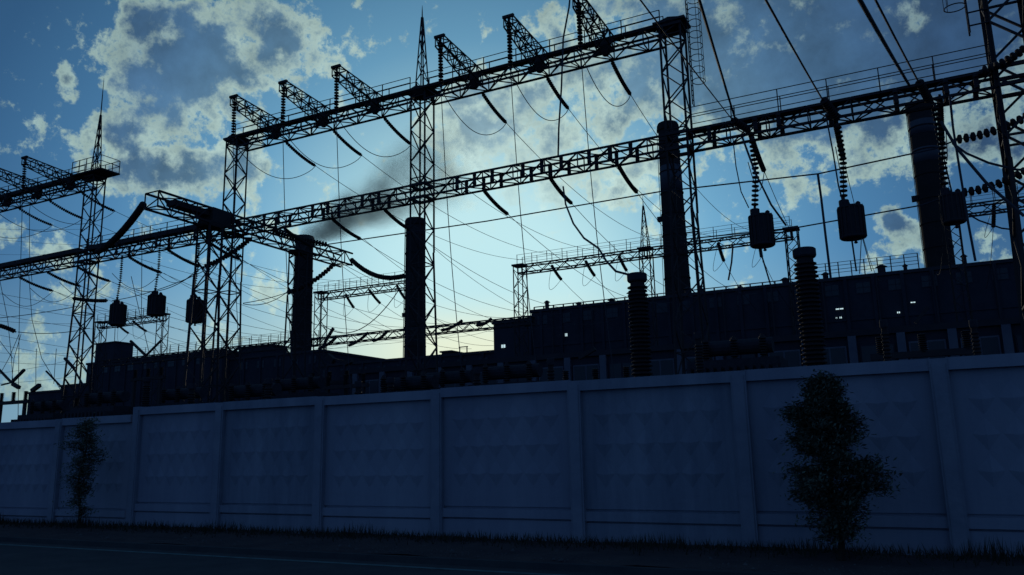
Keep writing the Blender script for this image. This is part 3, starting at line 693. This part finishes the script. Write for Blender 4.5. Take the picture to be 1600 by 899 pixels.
for (a, b, c, d), lb in zip(RS, rl):
    p, q = at(a, b, Y2+.7), at(c, d, Y2+.9); q = atx(c, d, p.x) if a < 1500 else at(c, d, Y2+3)
    if not (3 < (q-p).length < 9): q = at(c, d, Y2+2)
    m = MB(); n = 26; pr = []
    pts = catenary(p, q, .12, n); m.tube(pts, [.26 if i % 2 else .18 for i in range(n+1)], 7)
    tag(m.build('insulator_string', CERAM), 'small slanting insulator string on the rear gantry, '+lb, 'insulator', 'strings of the rear gantry')
    g = q+V((0, 40, -3)); wire('thin wire leaving the rear gantry string, '+lb, catenary(q, g, 2, 10), .035, 'wires behind the rear gantry')
    lp = [p.lerp(q, i/12)+V((-1.2*math.sin(math.pi*i/12), 0, -2.4*math.sin(math.pi*i/12))) for i in range(13)]
    wire('small loop beside the rear gantry string, '+lb, lp, .03, 'loops at the rear gantry', 'jumper_cable', 'cable')
# cables laid in swags under the low rear beam
for i, (a, b) in enumerate((((498, 545), (525, 527)), ((545, 540), (575, 520)), ((583, 533), (606, 517)), ((690, 516), (722, 501)), ((745, 508), (768, 498)), ((330, 562), (372, 545)))):
    m = MB(); m.tube(catenary(at(*a, Y2-1), at(*b, Y2-1), .3, 8), .24, 7)
    tag(m.build('insulator_string', CERAM), 'dark string lying against the low rear beam, '+('just right of the smoking stack', 'second right of the smoking stack', 'just left of the central stack', 'just right of the central stack', 'left of the building step', 'left of the smoking stack')[i], 'insulator', 'strings against the low rear beam')
# wires fanning out low at the left
fan = [((0, 455), (250, 498)), ((0, 470), (160, 500)), ((0, 488), (150, 515)), ((0, 498), (120, 506)), ((0, 520), (140, 548)), ((0, 535), (130, 560)), ((0, 548), (110, 552)), ((0, 562), (120, 570)), ((0, 580), (110, 563)), ((0, 596), (120, 588)), ((0, 355), (140, 358)), ((0, 372), (150, 384)), ((0, 395), (105, 396)), ((260, 570), (130, 590))]
for i, (a, b) in enumerate(fan[:13]):
    y_ = 78+3*i; A, B = at(*a, y_), at(*b, y_); A = B+(A-B)*1.6
    wire('thin wire crossing the lower left sky, %s from the top' % ('tenth eleventh twelfth seventh first second third fourth fifth sixth eighth ninth thirteenth'.split()[i]), catenary(A, B, .5, 12), .03, 'thin wires crossing the lower left sky')
for i, (pts) in enumerate([[(45, 430), (50, 500), (65, 560), (95, 610)], [(0, 440), (12, 500), (18, 560), (20, 600)], [(30, 522), (14, 560), (0, 585)], [(33, 522), (22, 560), (18, 600)], [(20, 560), (5, 540), (-10, 520)], [(52, 290), (46, 330), (46, 400), (50, 440)], [(88, 545), (86, 570), (84, 600)], [(57, 545), (56, 570), (56, 605)], [(117, 440), (124, 450), (126, 470)]]):
    wire('thin hanging wire in the lower left sky, '+('long curved one', 'one at the photo edge', 'one slanting left', 'one beside the slanting one', 'short one at the edge', 'one under the high beam', 'right upright of two', 'left upright of two', 'short one at the spire tower')[i], [at(x, y, 49+i*.3) for x, y in pts], .03, 'thin hanging wires at lower left', 'down_wire')

# ------------------------------------------------------------------ factory stacks
def stack(label, px, top, wt, wb, ybot, bands=(), Y=150.):
    c = at(px, top, Y); depth = (c-EYEV).dot(FWD); r0 = wt/2*depth/F_PX; zt = c.z
    b = at(px, ybot, Y); r1 = wb/2*(b-EYEV).dot(FWD)/F_PX; k = (r1-r0)/(zt-b.z); rb_ = r0+k*zt
    t = thing('factory_stack', label, 'chimney', (c.x, Y, 0), 'stacks behind the yard')
    R_ = lambda z: r0+k*(zt-z)
    m = MB(); zs = [0]+[zt-1.6-(zt-1.6)*(1-i/12) for i in range(1, 13)]
    m._lathe((c.x, Y, 0), [(R_(z), z) for z in zs], 28); m.build('shaft', STACKM, t, True)
    m = MB(); m._lathe((c.x, Y, 0), [(r0*1.0, zt-1.75), (r0*1.13, zt-1.5), (r0*1.13, zt-.5), (r0*1.02, zt), (r0*.75, zt), (r0*.7, zt-1.2)], 28); m.build('cap_ring', STACKM, t)
    for (a, b2) in bands:
        za, zb = at(px, a, Y).z, at(px, b2, Y).z
        m = MB(); m._lathe((c.x, Y, 0), [(R_(zb)+.03, zb), (R_(za)+.03, za)], 28); m.build('painted_band', BANDM, t, True)
    z = 8
    while z < zt-4:
        m = MB(); m._lathe((c.x, Y, 0), [(R_(z), z), (R_(z)+.13, z+.02), (R_(z)+.13, z+.22), (R_(z), z+.24)], 28); m.build('hoop', STACKM, t); z += 4.3
    ld = sub('ladder', t); ang = math.radians(200); lx, ly = math.cos(ang), math.sin(ang)
    for e in (-.2, .2): bar('ladder_rail', ld, (c.x+lx*(R_(4)+.25)-ly*e, Y+ly*(R_(4)+.25)+lx*e, 4), (c.x+lx*(r0+.25)-ly*e, Y+ly*(r0+.25)+lx*e, zt-1), .08)
    m = MB(); zz = at(px, top+150, Y).z
    m.box((c.x-R_(zz)-.9, Y-.5, zz-.1), (c.x-R_(zz)+.1, Y+.5, zz+.8)); m.build('lamp_box', STEEL, t)
    return c
s1 = stack('stack with dark smoke blowing from its top, left of the central spire tower', 476, 370, 27, 30, 480)
s2 = stack('central stack standing close against the central spire tower', 649, 343, 29, 33, 520)
s3 = stack('tall stack rising beside the caged ladder tower', 1043, 194, 30, 40, 460, [(262, 300)])
s4 = stack('tallest and widest stack with two faded bands, near the right edge', 1437, 163, 38, 41, 415, [(192, 214), (236, 258)])
# ------------------------------------------------------------------ smoke: a leaning plume of air and soot, density by noise
sm = bpy.data.materials.new('smoke'); sm.use_nodes = True; st = sm.node_tree; st.nodes.clear()
so_ = st.nodes.new('ShaderNodeOutputMaterial'); pv = st.nodes.new('ShaderNodeVolumePrincipled'); pv.inputs['Color'].default_value = (.30, .30, .30, 1)
tcs = st.nodes.new('ShaderNodeTexCoord'); nn = st.nodes.new('ShaderNodeTexNoise'); nn.inputs['Scale'].default_value = .11; nn.inputs['Detail'].default_value = 5
gm = st.nodes.new('ShaderNodeSeparateXYZ'); st.links.new(tcs.outputs['Generated'], gm.inputs[0])
st.links.new(tcs.outputs['Object'], nn.inputs['Vector'])
mr = st.nodes.new('ShaderNodeMapRange'); mr.inputs[1].default_value = .36; mr.inputs[2].default_value = .66; mr.inputs[3].default_value = .02; mr.inputs[4].default_value = .42; st.links.new(nn.outputs[0], mr.inputs[0])
path = [(480, 374, 2.4), (494, 358, 4.2), (518, 344, 5.6), (552, 326, 7), (588, 308, 8.5), (626, 288, 10), (670, 266, 12), (715, 243, 14)]
pp = [at(x, y, 150) for x, y, r_ in path]
ax = (pp[-1]-pp[0]).normalized(); LEN = (pp[-1]-pp[0]).length
def sn(t, op, a, b=None):
    n = st.nodes.new(t); n.operation = op
    for i, v in enumerate((a, b)):
        if v is None: continue
        if isinstance(v, bpy.types.NodeSocket): st.links.new(v, n.inputs[i])
        else: n.inputs[i].default_value = v
    return n
rel_ = sn('ShaderNodeVectorMath', 'SUBTRACT', tcs.outputs['Object'], tuple(pp[0])).outputs[0]
along = sn('ShaderNodeVectorMath', 'DOT_PRODUCT', rel_, tuple(ax)).outputs['Value']
dist = sn('ShaderNodeVectorMath', 'LENGTH', sn('ShaderNodeVectorMath', 'CROSS_PRODUCT', rel_, tuple(ax)).outputs[0]).outputs['Value']
rr_ = sn('ShaderNodeMath', 'ADD', sn('ShaderNodeMath', 'MULTIPLY', along, 9.4/LEN).outputs[0], 3.0).outputs[0]
q_ = sn('ShaderNodeMath', 'DIVIDE', dist, rr_).outputs[0]
edge = st.nodes.new('ShaderNodeMapRange'); edge.interpolation_type = 'SMOOTHSTEP'; st.links.new(q_, edge.inputs[0])
for i, v in enumerate((.2, 1.2, 1, 0)): edge.inputs[1+i].default_value = v
fa = st.nodes.new('ShaderNodeMapRange'); st.links.new(along, fa.inputs[0])
for i, v in enumerate((0, LEN*1.05, 1.15, .0)): fa.inputs[1+i].default_value = v
mu = sn('ShaderNodeMath', 'MULTIPLY', sn('ShaderNodeMath', 'MULTIPLY', mr.outputs[0], fa.outputs[0]).outputs[0], edge.outputs[0])
st.links.new(mu.outputs[0], pv.inputs['Density']); st.links.new(pv.outputs[0], so_.inputs['Volume'])
m = MB(); vs = []; m.tube(pp, [p[2] for p in path], 14)
sk = m.build('smoke_plume', sm, None, True); tag(sk, 'dark smoke plume drifting right from the smoking stack', 'smoke', None, 'stuff')

# ------------------------------------------------------------------ factory buildings behind the yard
def building(label, px0, px1, ptop0, Y=130., dep=35., wins=(), rows=0, mat_=FACADE, rail=False, z=None, sky_gaps=(), cols=0, name='factory_building', X0=None, X1=None, par=.5, group=None):
    a = at(px0, ptop0, Y); X0 = a.x if X0 is None else X0; X1 = at(px1, ptop0, Y).x if X1 is None else X1; zt = a.z if z is None else z
    t = thing(name, label, 'building', ((X0+X1)/2, Y, 0), group)
    m = MB(); m.box((X0, Y, 0), (X1, Y+dep, zt-par)); m.build('wall', mat_, t)
    m = MB(); m.box((X0-.25, Y-.25, zt-par), (X1+.25, Y+dep+.25, zt)); m.build('roof', ROOFM, t)
    if rows:
        w = MB(); w.box((-1.1, -.06, -.9), (1.1, .05, .9)); wm = w.mesh('window', FACADE); g = MB(); 
        for i in range(2):
            for j in range(2): g.box((-.98+i*1.02, -.085, -.80+j*.84), (-.06+i*1.02, -.065, -.06+j*.84))
        gmesh = g.mesh('pane', GLASS); nb = max(2, int((X1-X0)/4.4)); cnt = 0
        for r_ in range(rows):
            for i in range(nb):
                if cnt > 140: break
                x = X0+(X1-X0)*(i+.5)/nb; zz = 3.0+(zt-par-4.5)*r_/max(1, rows-1) if rows > 1 else zt*.55
                wo = inst('window', wm, (x, Y, zz), t); inst('pane', gmesh, (x, Y, zz), wo); cnt += 1
    for k in range(cols):
        x = X0+(X1-X0)*(k+.5)/cols
        b = MB(); b.box((x-.25, Y-.3, 0), (x+.25, Y, zt-par)); b.build('pilaster', FACADE2 if name == 'switchgear_house' else FACADE, t)
    for (x0, y0, x1, y1) in sky_gaps:  # glowing panes stand in for see-through openings with sky behind
        p, q = at(x0, y1, Y-.12), at(x1, y0, Y-.12); b = MB(); b.box((p.x, Y-.12, p.z), (q.x, Y-.02, q.z)); wo = b.build('sky_gap_pane', SKYGAP, t); wo['label'] = 'small glowing pane for sky showing through the dark wall'
        fr = MB(); fr.box((p.x-.1, Y-.2, p.z-.1), (q.x+.1, Y-.12, p.z)); fr.box((p.x-.1, Y-.2, q.z), (q.x+.1, Y-.12, q.z+.1)); fr.box(((p.x+q.x)/2-.04, Y-.18, p.z), ((p.x+q.x)/2+.04, Y-.12, q.z)); fr.build('gap_frame', FACADE, wo)
    if rail:
        r = sub('roof_rail', t); n = min(90, int((rail[1]-rail[0])/rail[2])); h = rail[3]
        for k in range(n+1):
            x = rail[0]+(rail[1]-rail[0])*k/n; bar('rail_post', r, (x, Y-.1, zt), (x, Y-.1, zt+h), .1 if h > 1 else .2)
        for f in rail[4]: bar('rail_bar', r, (rail[0], Y-.1, zt+h*f), (rail[1], Y-.1, zt+h*f), .09 if h > 1 else .14)
    return t, zt
bx = lambda px, py=480, Y=130: at(px, py, Y).x
building('long flat roofed factory hall filling the right half behind the yard', 830, 1700, 488, rows=3, z=27.0, X1=40, cols=26, sky_gaps=((875, 522, 878.5, 526), (883, 521, 886, 526), (1306, 481.5, 1317.5, 484.5), (1306, 496, 1308, 498), (1312, 495, 1315, 498), (1402, 487, 1406, 490), (1423, 471.5, 1430, 474)),
         rail=(bx(835), bx(1250, 430), 1.9, .42, (1.0,)))
hall_r = thing('roof_railing', 'thin railing on the hall roof left of the rightmost stack', 'railing', (bx(1350, 430), 129.8, 27.0))
x0, x1 = bx(1272, 435), bx(1436, 420)
for k in range(9): bar('rail_post', hall_r, (x0+(x1-x0)*k/8, 129.8, 27), (x0+(x1-x0)*k/8, 129.8, 29.3), .15)
for zz in (27.7, 28.2, 28.8, 29.3): bar('rail_bar', hall_r, (x0, 129.8, zz), (x1, 129.8, zz), .07)
building('stepped block with a small glowing sky opening at the left end of the long hall', 771, 829, 503, Y=129.3, sky_gaps=((783.5, 538.5, 789, 544),), rows=0)
building('low factory wing with a level roof between the smoking stack and the long hall', 498, 772, 552, Y=130.6, z=20.35, rows=2, cols=9)
building('factory wing left of the smoking stack with rooftop boxes', 346, 503, 547, Y=131.2, z=at(430, 553, 131.2).z, rows=2, cols=6)
building('dark block with a flat roof right of the left spire tower', 137, 347, 562, Y=129., z=at(240, 557, 129).z, rows=2, cols=8)
building('low dark shed at the foot of the left spire tower', 95, 139, 602, Y=128., dep=12)
building('lowest dark shed left of the spire tower foot', 45, 97, 613, Y=127., dep=12)
def roofbox(label, px0, px1, pt, Y, zb, name='rooftop_box', d=5):
    a, b = at(px0, pt, Y), at(px1, pt, Y); t = thing(name, label, 'rooftop box', ((a.x+b.x)/2, Y, zb), None)
    m = MB(); m.box((a.x, Y, zb), (b.x, Y+d, a.z-.3)); m.build('wall', FACADE, t); m = MB(); m.box((a.x-.3, Y-.3, a.z-.3), (b.x+.3, Y+d+.3, a.z)); m.build('roof', ROOFM, t)
roofbox('square rooftop box on the dark block beside the left spire tower', 150, 181, 537, 131, 23)
roofbox('wide rooftop box on the wing left of the smoking stack', 375, 424, 543, 133, 22)
roofbox('small rooftop vent at the foot of the central stack on its right', 690, 705, 549, 133, 20)
m = MB(); X_, Zb = at(724, 552, 131).x, 20.3
t = thing('roof_frame', 'tiny open frame on the low roof between the central stack and the long hall', 'frame', (X_, 131, Zb))
for e in (-.8, .8): bar('post', t, (X_+e, 131, Zb), (X_+e, 131, Zb+1.2), .16)
bar('top_bar', t, (X_-1, 131, Zb+1.2), (X_+1, 131, Zb+1.2), .16)
hall = [o for o in bpy.data.objects if o.get('label', '').startswith('long flat roofed factory hall')][0]
rh = random.Random(11)
for k in range(16):
    x = -60+k*6+rh.uniform(-2, 2); w_ = rh.uniform(.3, .9); h_ = rh.uniform(.5, 1.7)
    m = MB(); m._lathe((x, 131+rh.uniform(0, 3), 26.9), [(w_*.6, 0), (w_*.6, h_), (w_, h_+.05), (w_*.3, h_+.4)], 10); m.build('roof_vent', ROOFM, hall)
for k in range(13):
    x = -58+k*7.6; m = MB(); m.tube([(x, 129.6, .5), (x, 129.6, 26.4)], .14, 6); m.build('downpipe', ROOFM, hall)
for zz in (9.2, 14.6, 20.1):
    m = MB(); m.box((-62, 129.86, zz), (40, 130.0, zz+.35)); m.build('ledge', FACADE, hall)
# low switchgear house close behind the wall
swx0, swx1 = at(500, 600, 57).x, at(1660, 500, 57).x
t, zt = building('low switchgear house with pale columns just behind the wall', 500, 1660, 598, Y=57., dep=9, z=9.3, X0=-46, X1=12, mat_=FACADE, cols=20, name='switchgear_house', par=.4)
for i in range(20):
    x = -46+58*(i+.5)/20+1.45
    if i == 19: break
    for zz, hh in ((7.4, .9), (3.6, 1.6)):
        w = MB(); w.box((x-1.05, 56.93, zz-hh), (x+1.05, 57.0, zz+hh)); wo = w.build('window', FACADE2 if (i*7+int(zz)) % 3 else FACADE, t)
        g = MB(); g.box((x-.95, 56.90, zz-hh+.1), (x-.06, 56.93, zz+hh-.1)); g.box((x+.06, 56.90, zz-hh+.1), (x+.95, 56.93, zz+hh-.1)); g.build('pane', GLASS, wo)

# ------------------------------------------------------------------ yard equipment
def bushing(label, px, top, w, Y, group):
    c = at(px, top, Y); R_ = w/2*(c-EYEV).dot(FWD)/F_PX; t = thing('ribbed_bushing', label, 'insulator', (c.x, Y, 0), group)
    m = MB(); m.box((c.x-R_*1.1, Y-R_*1.1, 0), (c.x+R_*1.1, Y+R_*1.1, 1.4)); m.build('base_tank', DRUM, t)
    m = MB(); m._lathe((c.x, Y, 0), [(R_*.72, 1.4), (R_*.72, c.z-.35), (R_*.5, c.z-.3)], 18); m.build('core', CERAM, t)
    s_ = MB(); s_._lathe((0, 0, 0), [(.74, -.5), (1.0, -.2), (1.0, .1), (.74, .5)], 22); me = s_.mesh('shed', CERAM, False)
    n = int((c.z-1.9)/.155)
    for k in range(n):
        f = k/n; inst('shed', me, (c.x, Y, 1.55+.155*k), t, None, (R_*(1.12-.1*f)*(1 if k % 2 else .93), R_*(1.12-.1*f)*(1 if k % 2 else .93), .12))
    m = MB(); m._lathe((c.x, Y, c.z-.34), [(R_*.9, 0), (R_*1.0, .06), (R_*1.0, .3), (R_*.9, .34)], 18); m.build('cap', DRUM, t)
    return c
bushing('thick ribbed bushing left of the tall stack beside the ladder tower', 995, 428, 31, 30, 'ribbed bushings in the yard')
bushing('thick ribbed bushing under the end of the rear beam', 1256, 389, 35, 30, 'ribbed bushings in the yard')
for i, (px, Y, top) in enumerate(((560, 34, 596), (610, 38, 590), (745, 36, 575), (860, 34, 560), (1090, 40, 520), (1380, 36, 500), (1520, 38, 500), (420, 36, 592), (300, 36, 600), (230, 40, 590))):
    bushing('slim ribbed post insulator above the wall, '+('left of the central stack', 'just left of the central stack', 'right of the central stack', 'under the building step', 'under the tall stack', 'behind the larger tree', 'at the right edge', 'left of the smoking stack', 'behind the raised wall panel', 'behind the wall step')[i], px, top, 12, Y, 'slim post insulators behind the wall')
def vswitch(label, px, pbase, arms, Y, ptop=None):
    """disconnector: steel frame, three posts, and open arms"""
    c = at(px, pbase, Y); t = thing('disconnector', label, 'switch', (c.x, Y, 0), 'disconnectors behind the wall')
    for e in (-1.8, 1.8): bar('frame_post', t, (c.x+e, Y, 0), (c.x+e, Y, c.z-1.0), .25)
    bar('frame_beam', t, (c.x-2.3, Y, c.z-1), (c.x+2.3, Y, c.z-1), .3)
    for e in (-1.8, 0, 1.8):
        m = MB(); n = 9; prof = []
        for k in range(n): prof += [(.1, k*.1), (.2, k*.1+.04), (.2, k*.1+.06)]
        m._lathe((c.x+e, Y, c.z-.95), prof+[(.1, n*.1)], 10); m.build('post_insulator', CERAM, t)
    for (a, b, c2, d, w) in arms: bar('switch_arm', t, at(a, b, Y), at(c2, d, Y), w)
    return t
vswitch('disconnector at the far left edge with open arms against the sky', 22, 612, [(18, 598, -6, 573, .17), (18, 598, 38, 578, .22), (20, 600, 30, 606, .3), (50, 611, 62, 602, .32), (2, 602, 18, 598, .12)], 45)
vswitch('disconnector with a single raised arm left of the left spire tower foot', 100, 622, [(97, 606, 72, 580, .12), (116, 576, 101, 560, .2), (131, 604, 115, 576, .12)], 47)
vswitch('disconnector with arms in a wide vee above the dark block', 232, 575, [(228, 556, 204, 533, .2), (228, 556, 252, 532, .16)], 52)
vswitch('disconnector with thick stub arms right of the smoking stack', 540, 585, [(512, 556, 522, 565, .45), (522, 562, 545, 566, .16), (540, 568, 550, 563, .4)], 52)
vswitch('disconnector with one upright arm left of the central stack', 515, 580, [(507, 536, 521, 513, .2), (505, 560, 507, 536, .12)], 53)
vswitch('disconnector standing left of the ribbed bushing, low', 930, 575, [(905, 560, 930, 545, .2)], 42)
vswitch('disconnector standing right of the second ribbed bushing, low', 1440, 520, [(1430, 505, 1450, 480, .15)], 42)
# power transformers: dark bulks with radiators and conservators
def transformer(label, px, Y, top):
    c = at(px, top, Y); t = thing('power_transformer', label, 'transformer', (c.x, Y, 0), 'transformers behind the wall'); h = c.z-1.2
    m = MB(); m.box((c.x-2.4, Y-1.3, .4), (c.x+2.4, Y+1.3, h)); m.build('tank', DRUM, t)
    for k in range(12):
        m = MB(); m.box((c.x-2.3+k*.4, Y-1.9, .8), (c.x-2.1+k*.4, Y-1.33, h-.4)); m.build('radiator_fin', DRUM, t)
    m = MB(); m.tube([(c.x-1.9, Y, h+.75), (c.x+1.9, Y, h+.75)], .42, 14); m.build('conservator', DRUM, t)
    for e in (-1.5, 0, 1.5):
        m = MB(); prof = []
        for k in range(8): prof += [(.1, k*.14), (.2, k*.14+.05), (.2, k*.14+.08)]
        m._lathe((c.x+e, Y-.7, h), prof+[(.05, 1.3)], 10); m.build('bushing', CERAM, t)
    m = MB(); m.box((c.x-2.0, Y-1.2, -.1), (c.x+2.0, Y+1.2, .4)); m.build('plinth', FACADE2, t)
for i, (px, Y, top) in enumerate(((170, 40, 612), (290, 43, 606), (400, 40, 600), (470, 44, 590), (640, 42, 588), (700, 46, 580), (800, 44, 570), (80, 44, 626), (1150, 44, 530))):
    transformer('dark transformer behind the wall, '+('right of the left spire tower foot', 'behind the first raised panel', 'below the spireless tower', 'below the smoking stack', 'at the foot of the central stack', 'right of the central stack', 'below the building step', 'left of the left spire tower foot', 'below the drum right of the ladder tower')[i], px, Y, top)

# ------------------------------------------------------------------ young trees before the wall, weeds and grass
def tree(label, bpx, bpy_, tpy, Y, prof, seed, nleaf=2600, dens=1.):
    """prof: list of (height fraction, radius m)"""
    rnd = random.Random(seed); b = at(bpx, bpy_, Y); b.z = .1; top = at(bpx, tpy, Y).z; H = top-b.z
    t = thing('young_tree', label, 'tree', b)
    m = MB(); pts = [b+V((.05*math.sin(i*1.3), .04*math.cos(i), H*.97*i/8)) for i in range(9)]; m.tube(pts, [.055-.005*i for i in range(9)], 8); m.build('trunk', BARK, t)
    def rad(f):
        for (f0, r0), (f1, r1) in zip(prof, prof[1:]):
            if f0 <= f <= f1: return r0+(r1-r0)*(f-f0)/(f1-f0)
        return .05
    lv = MB(); tw = MB(); nb = 70; tips = []
    for i in range(nb):
        f = .12+.86*i/nb; a = rnd.uniform(0, 6.28); R_ = rad(f)*rnd.uniform(.6, 1.1)*(1+.9*mnoise.noise(V((math.cos(a)*1.3, math.sin(a)*1.3, f*7+seed)))); p = b+V((0, 0, H*f))
        e = p+V((math.cos(a)*R_, math.sin(a)*R_, R_*rnd.uniform(-.1, .35))); br_ = [p, p.lerp(e, .5)+V((0, 0, .05)), e]
        tw.tube(br_, [.016, .010, .005], 5); tips.append((p, e, R_))
    tw.build('branches', BARK, t)
    for k in range(nleaf):
        p, e, R_ = rnd.choice(tips); u = rnd.uniform(.15, 1.1)**.8
        if (e.z-b.z)/H < .3 and rnd.random() < .6: continue
        c = p.lerp(e, u)+V((rnd.gauss(0, .11), rnd.gauss(0, .11), rnd.gauss(0, .07)))
        d = V((rnd.gauss(0, 1), rnd.gauss(0, 1), rnd.gauss(0, .5))).normalized(); s_ = d.cross(V((rnd.random(), rnd.random(), 1))).normalized(); l = rnd.uniform(.025, .06); w = l*.36
        lv.add([c-d*l, c+s_*w, c+d*l, c-s_*w], [(0, 1, 2, 3)])
    lv.build('crown', LEAF, t)['kind'] = 'stuff'
    return t
tree('small narrow tree standing before the wall at left', 121, 822, 655, 15.4, [(0, .12), (.15, .3), (.3, .22), (.45, .38), (.65, .46), (.85, .34), (1, .06)], 4, 9000)
tree('bushy young tree standing before the wall at right', 1312, 856, 588, 14.9, [(0, .12), (.15, .36), (.3, .6), (.42, .74), (.56, .68), (.7, .46), (.86, .28), (1, .04)], 9, 42000)
rnd = random.Random(5); g = MB()
for k in range(9000):
    x = rnd.uniform(-45, 6); y = WALLY-.25-abs(rnd.gauss(0, .55)); 
    if y < 13.3: continue
    z = .12; h = rnd.uniform(.05, .2)*(1+.9*max(0, mnoise.noise(V((x*.7, 0, 0)))*2)); a = rnd.uniform(0, 3.14); w = .012
    lx, ly = rnd.gauss(0, .05), rnd.gauss(0, .04)
    g.add([(x-w*math.cos(a), y-w*math.sin(a), z), (x+w*math.cos(a), y+w*math.sin(a), z), (x+lx, y+ly, z+h)], [(0, 1, 2)])
tag(g.build('verge_weeds', GRASS), 'low weeds and grass along the foot of the wall', 'grass', None, 'stuff')
g = MB()
for k in range(2600):
    x = rnd.uniform(-40, 5); y = 13.2+abs(rnd.gauss(0, .5+.5*max(0, mnoise.noise(V((x*.5, 3, 0)))))); r_ = rnd.uniform(.006, .02)*(1+2*(rnd.random() > .97))
    if y > 16: continue
    a = rnd.uniform(0, 3); c_, s_ = math.cos(a)*r_, math.sin(a)*r_
    g.add([(x-c_, y-s_, .12), (x+s_, y-c_, .12), (x+c_, y+s_, .12), (x-s_, y+c_, .12), (x, y, .12+r_*.8)], [(0, 1, 4), (1, 2, 4), (2, 3, 4), (3, 0, 4)])
tag(g.build('roadside_gravel', mat('gravel_grey', (.05, .05, .06), .95, (.08, .08, .09), 3, spec=.05)), 'loose gravel and crumbs of concrete between the road and the wall', 'gravel', None, 'stuff')
print('objects', len(bpy.data.objects))

for o in bpy.data.objects:
    if len(o.get('label','').replace(',','').split())>16: print('LONG', o.name, '|', o['label'])
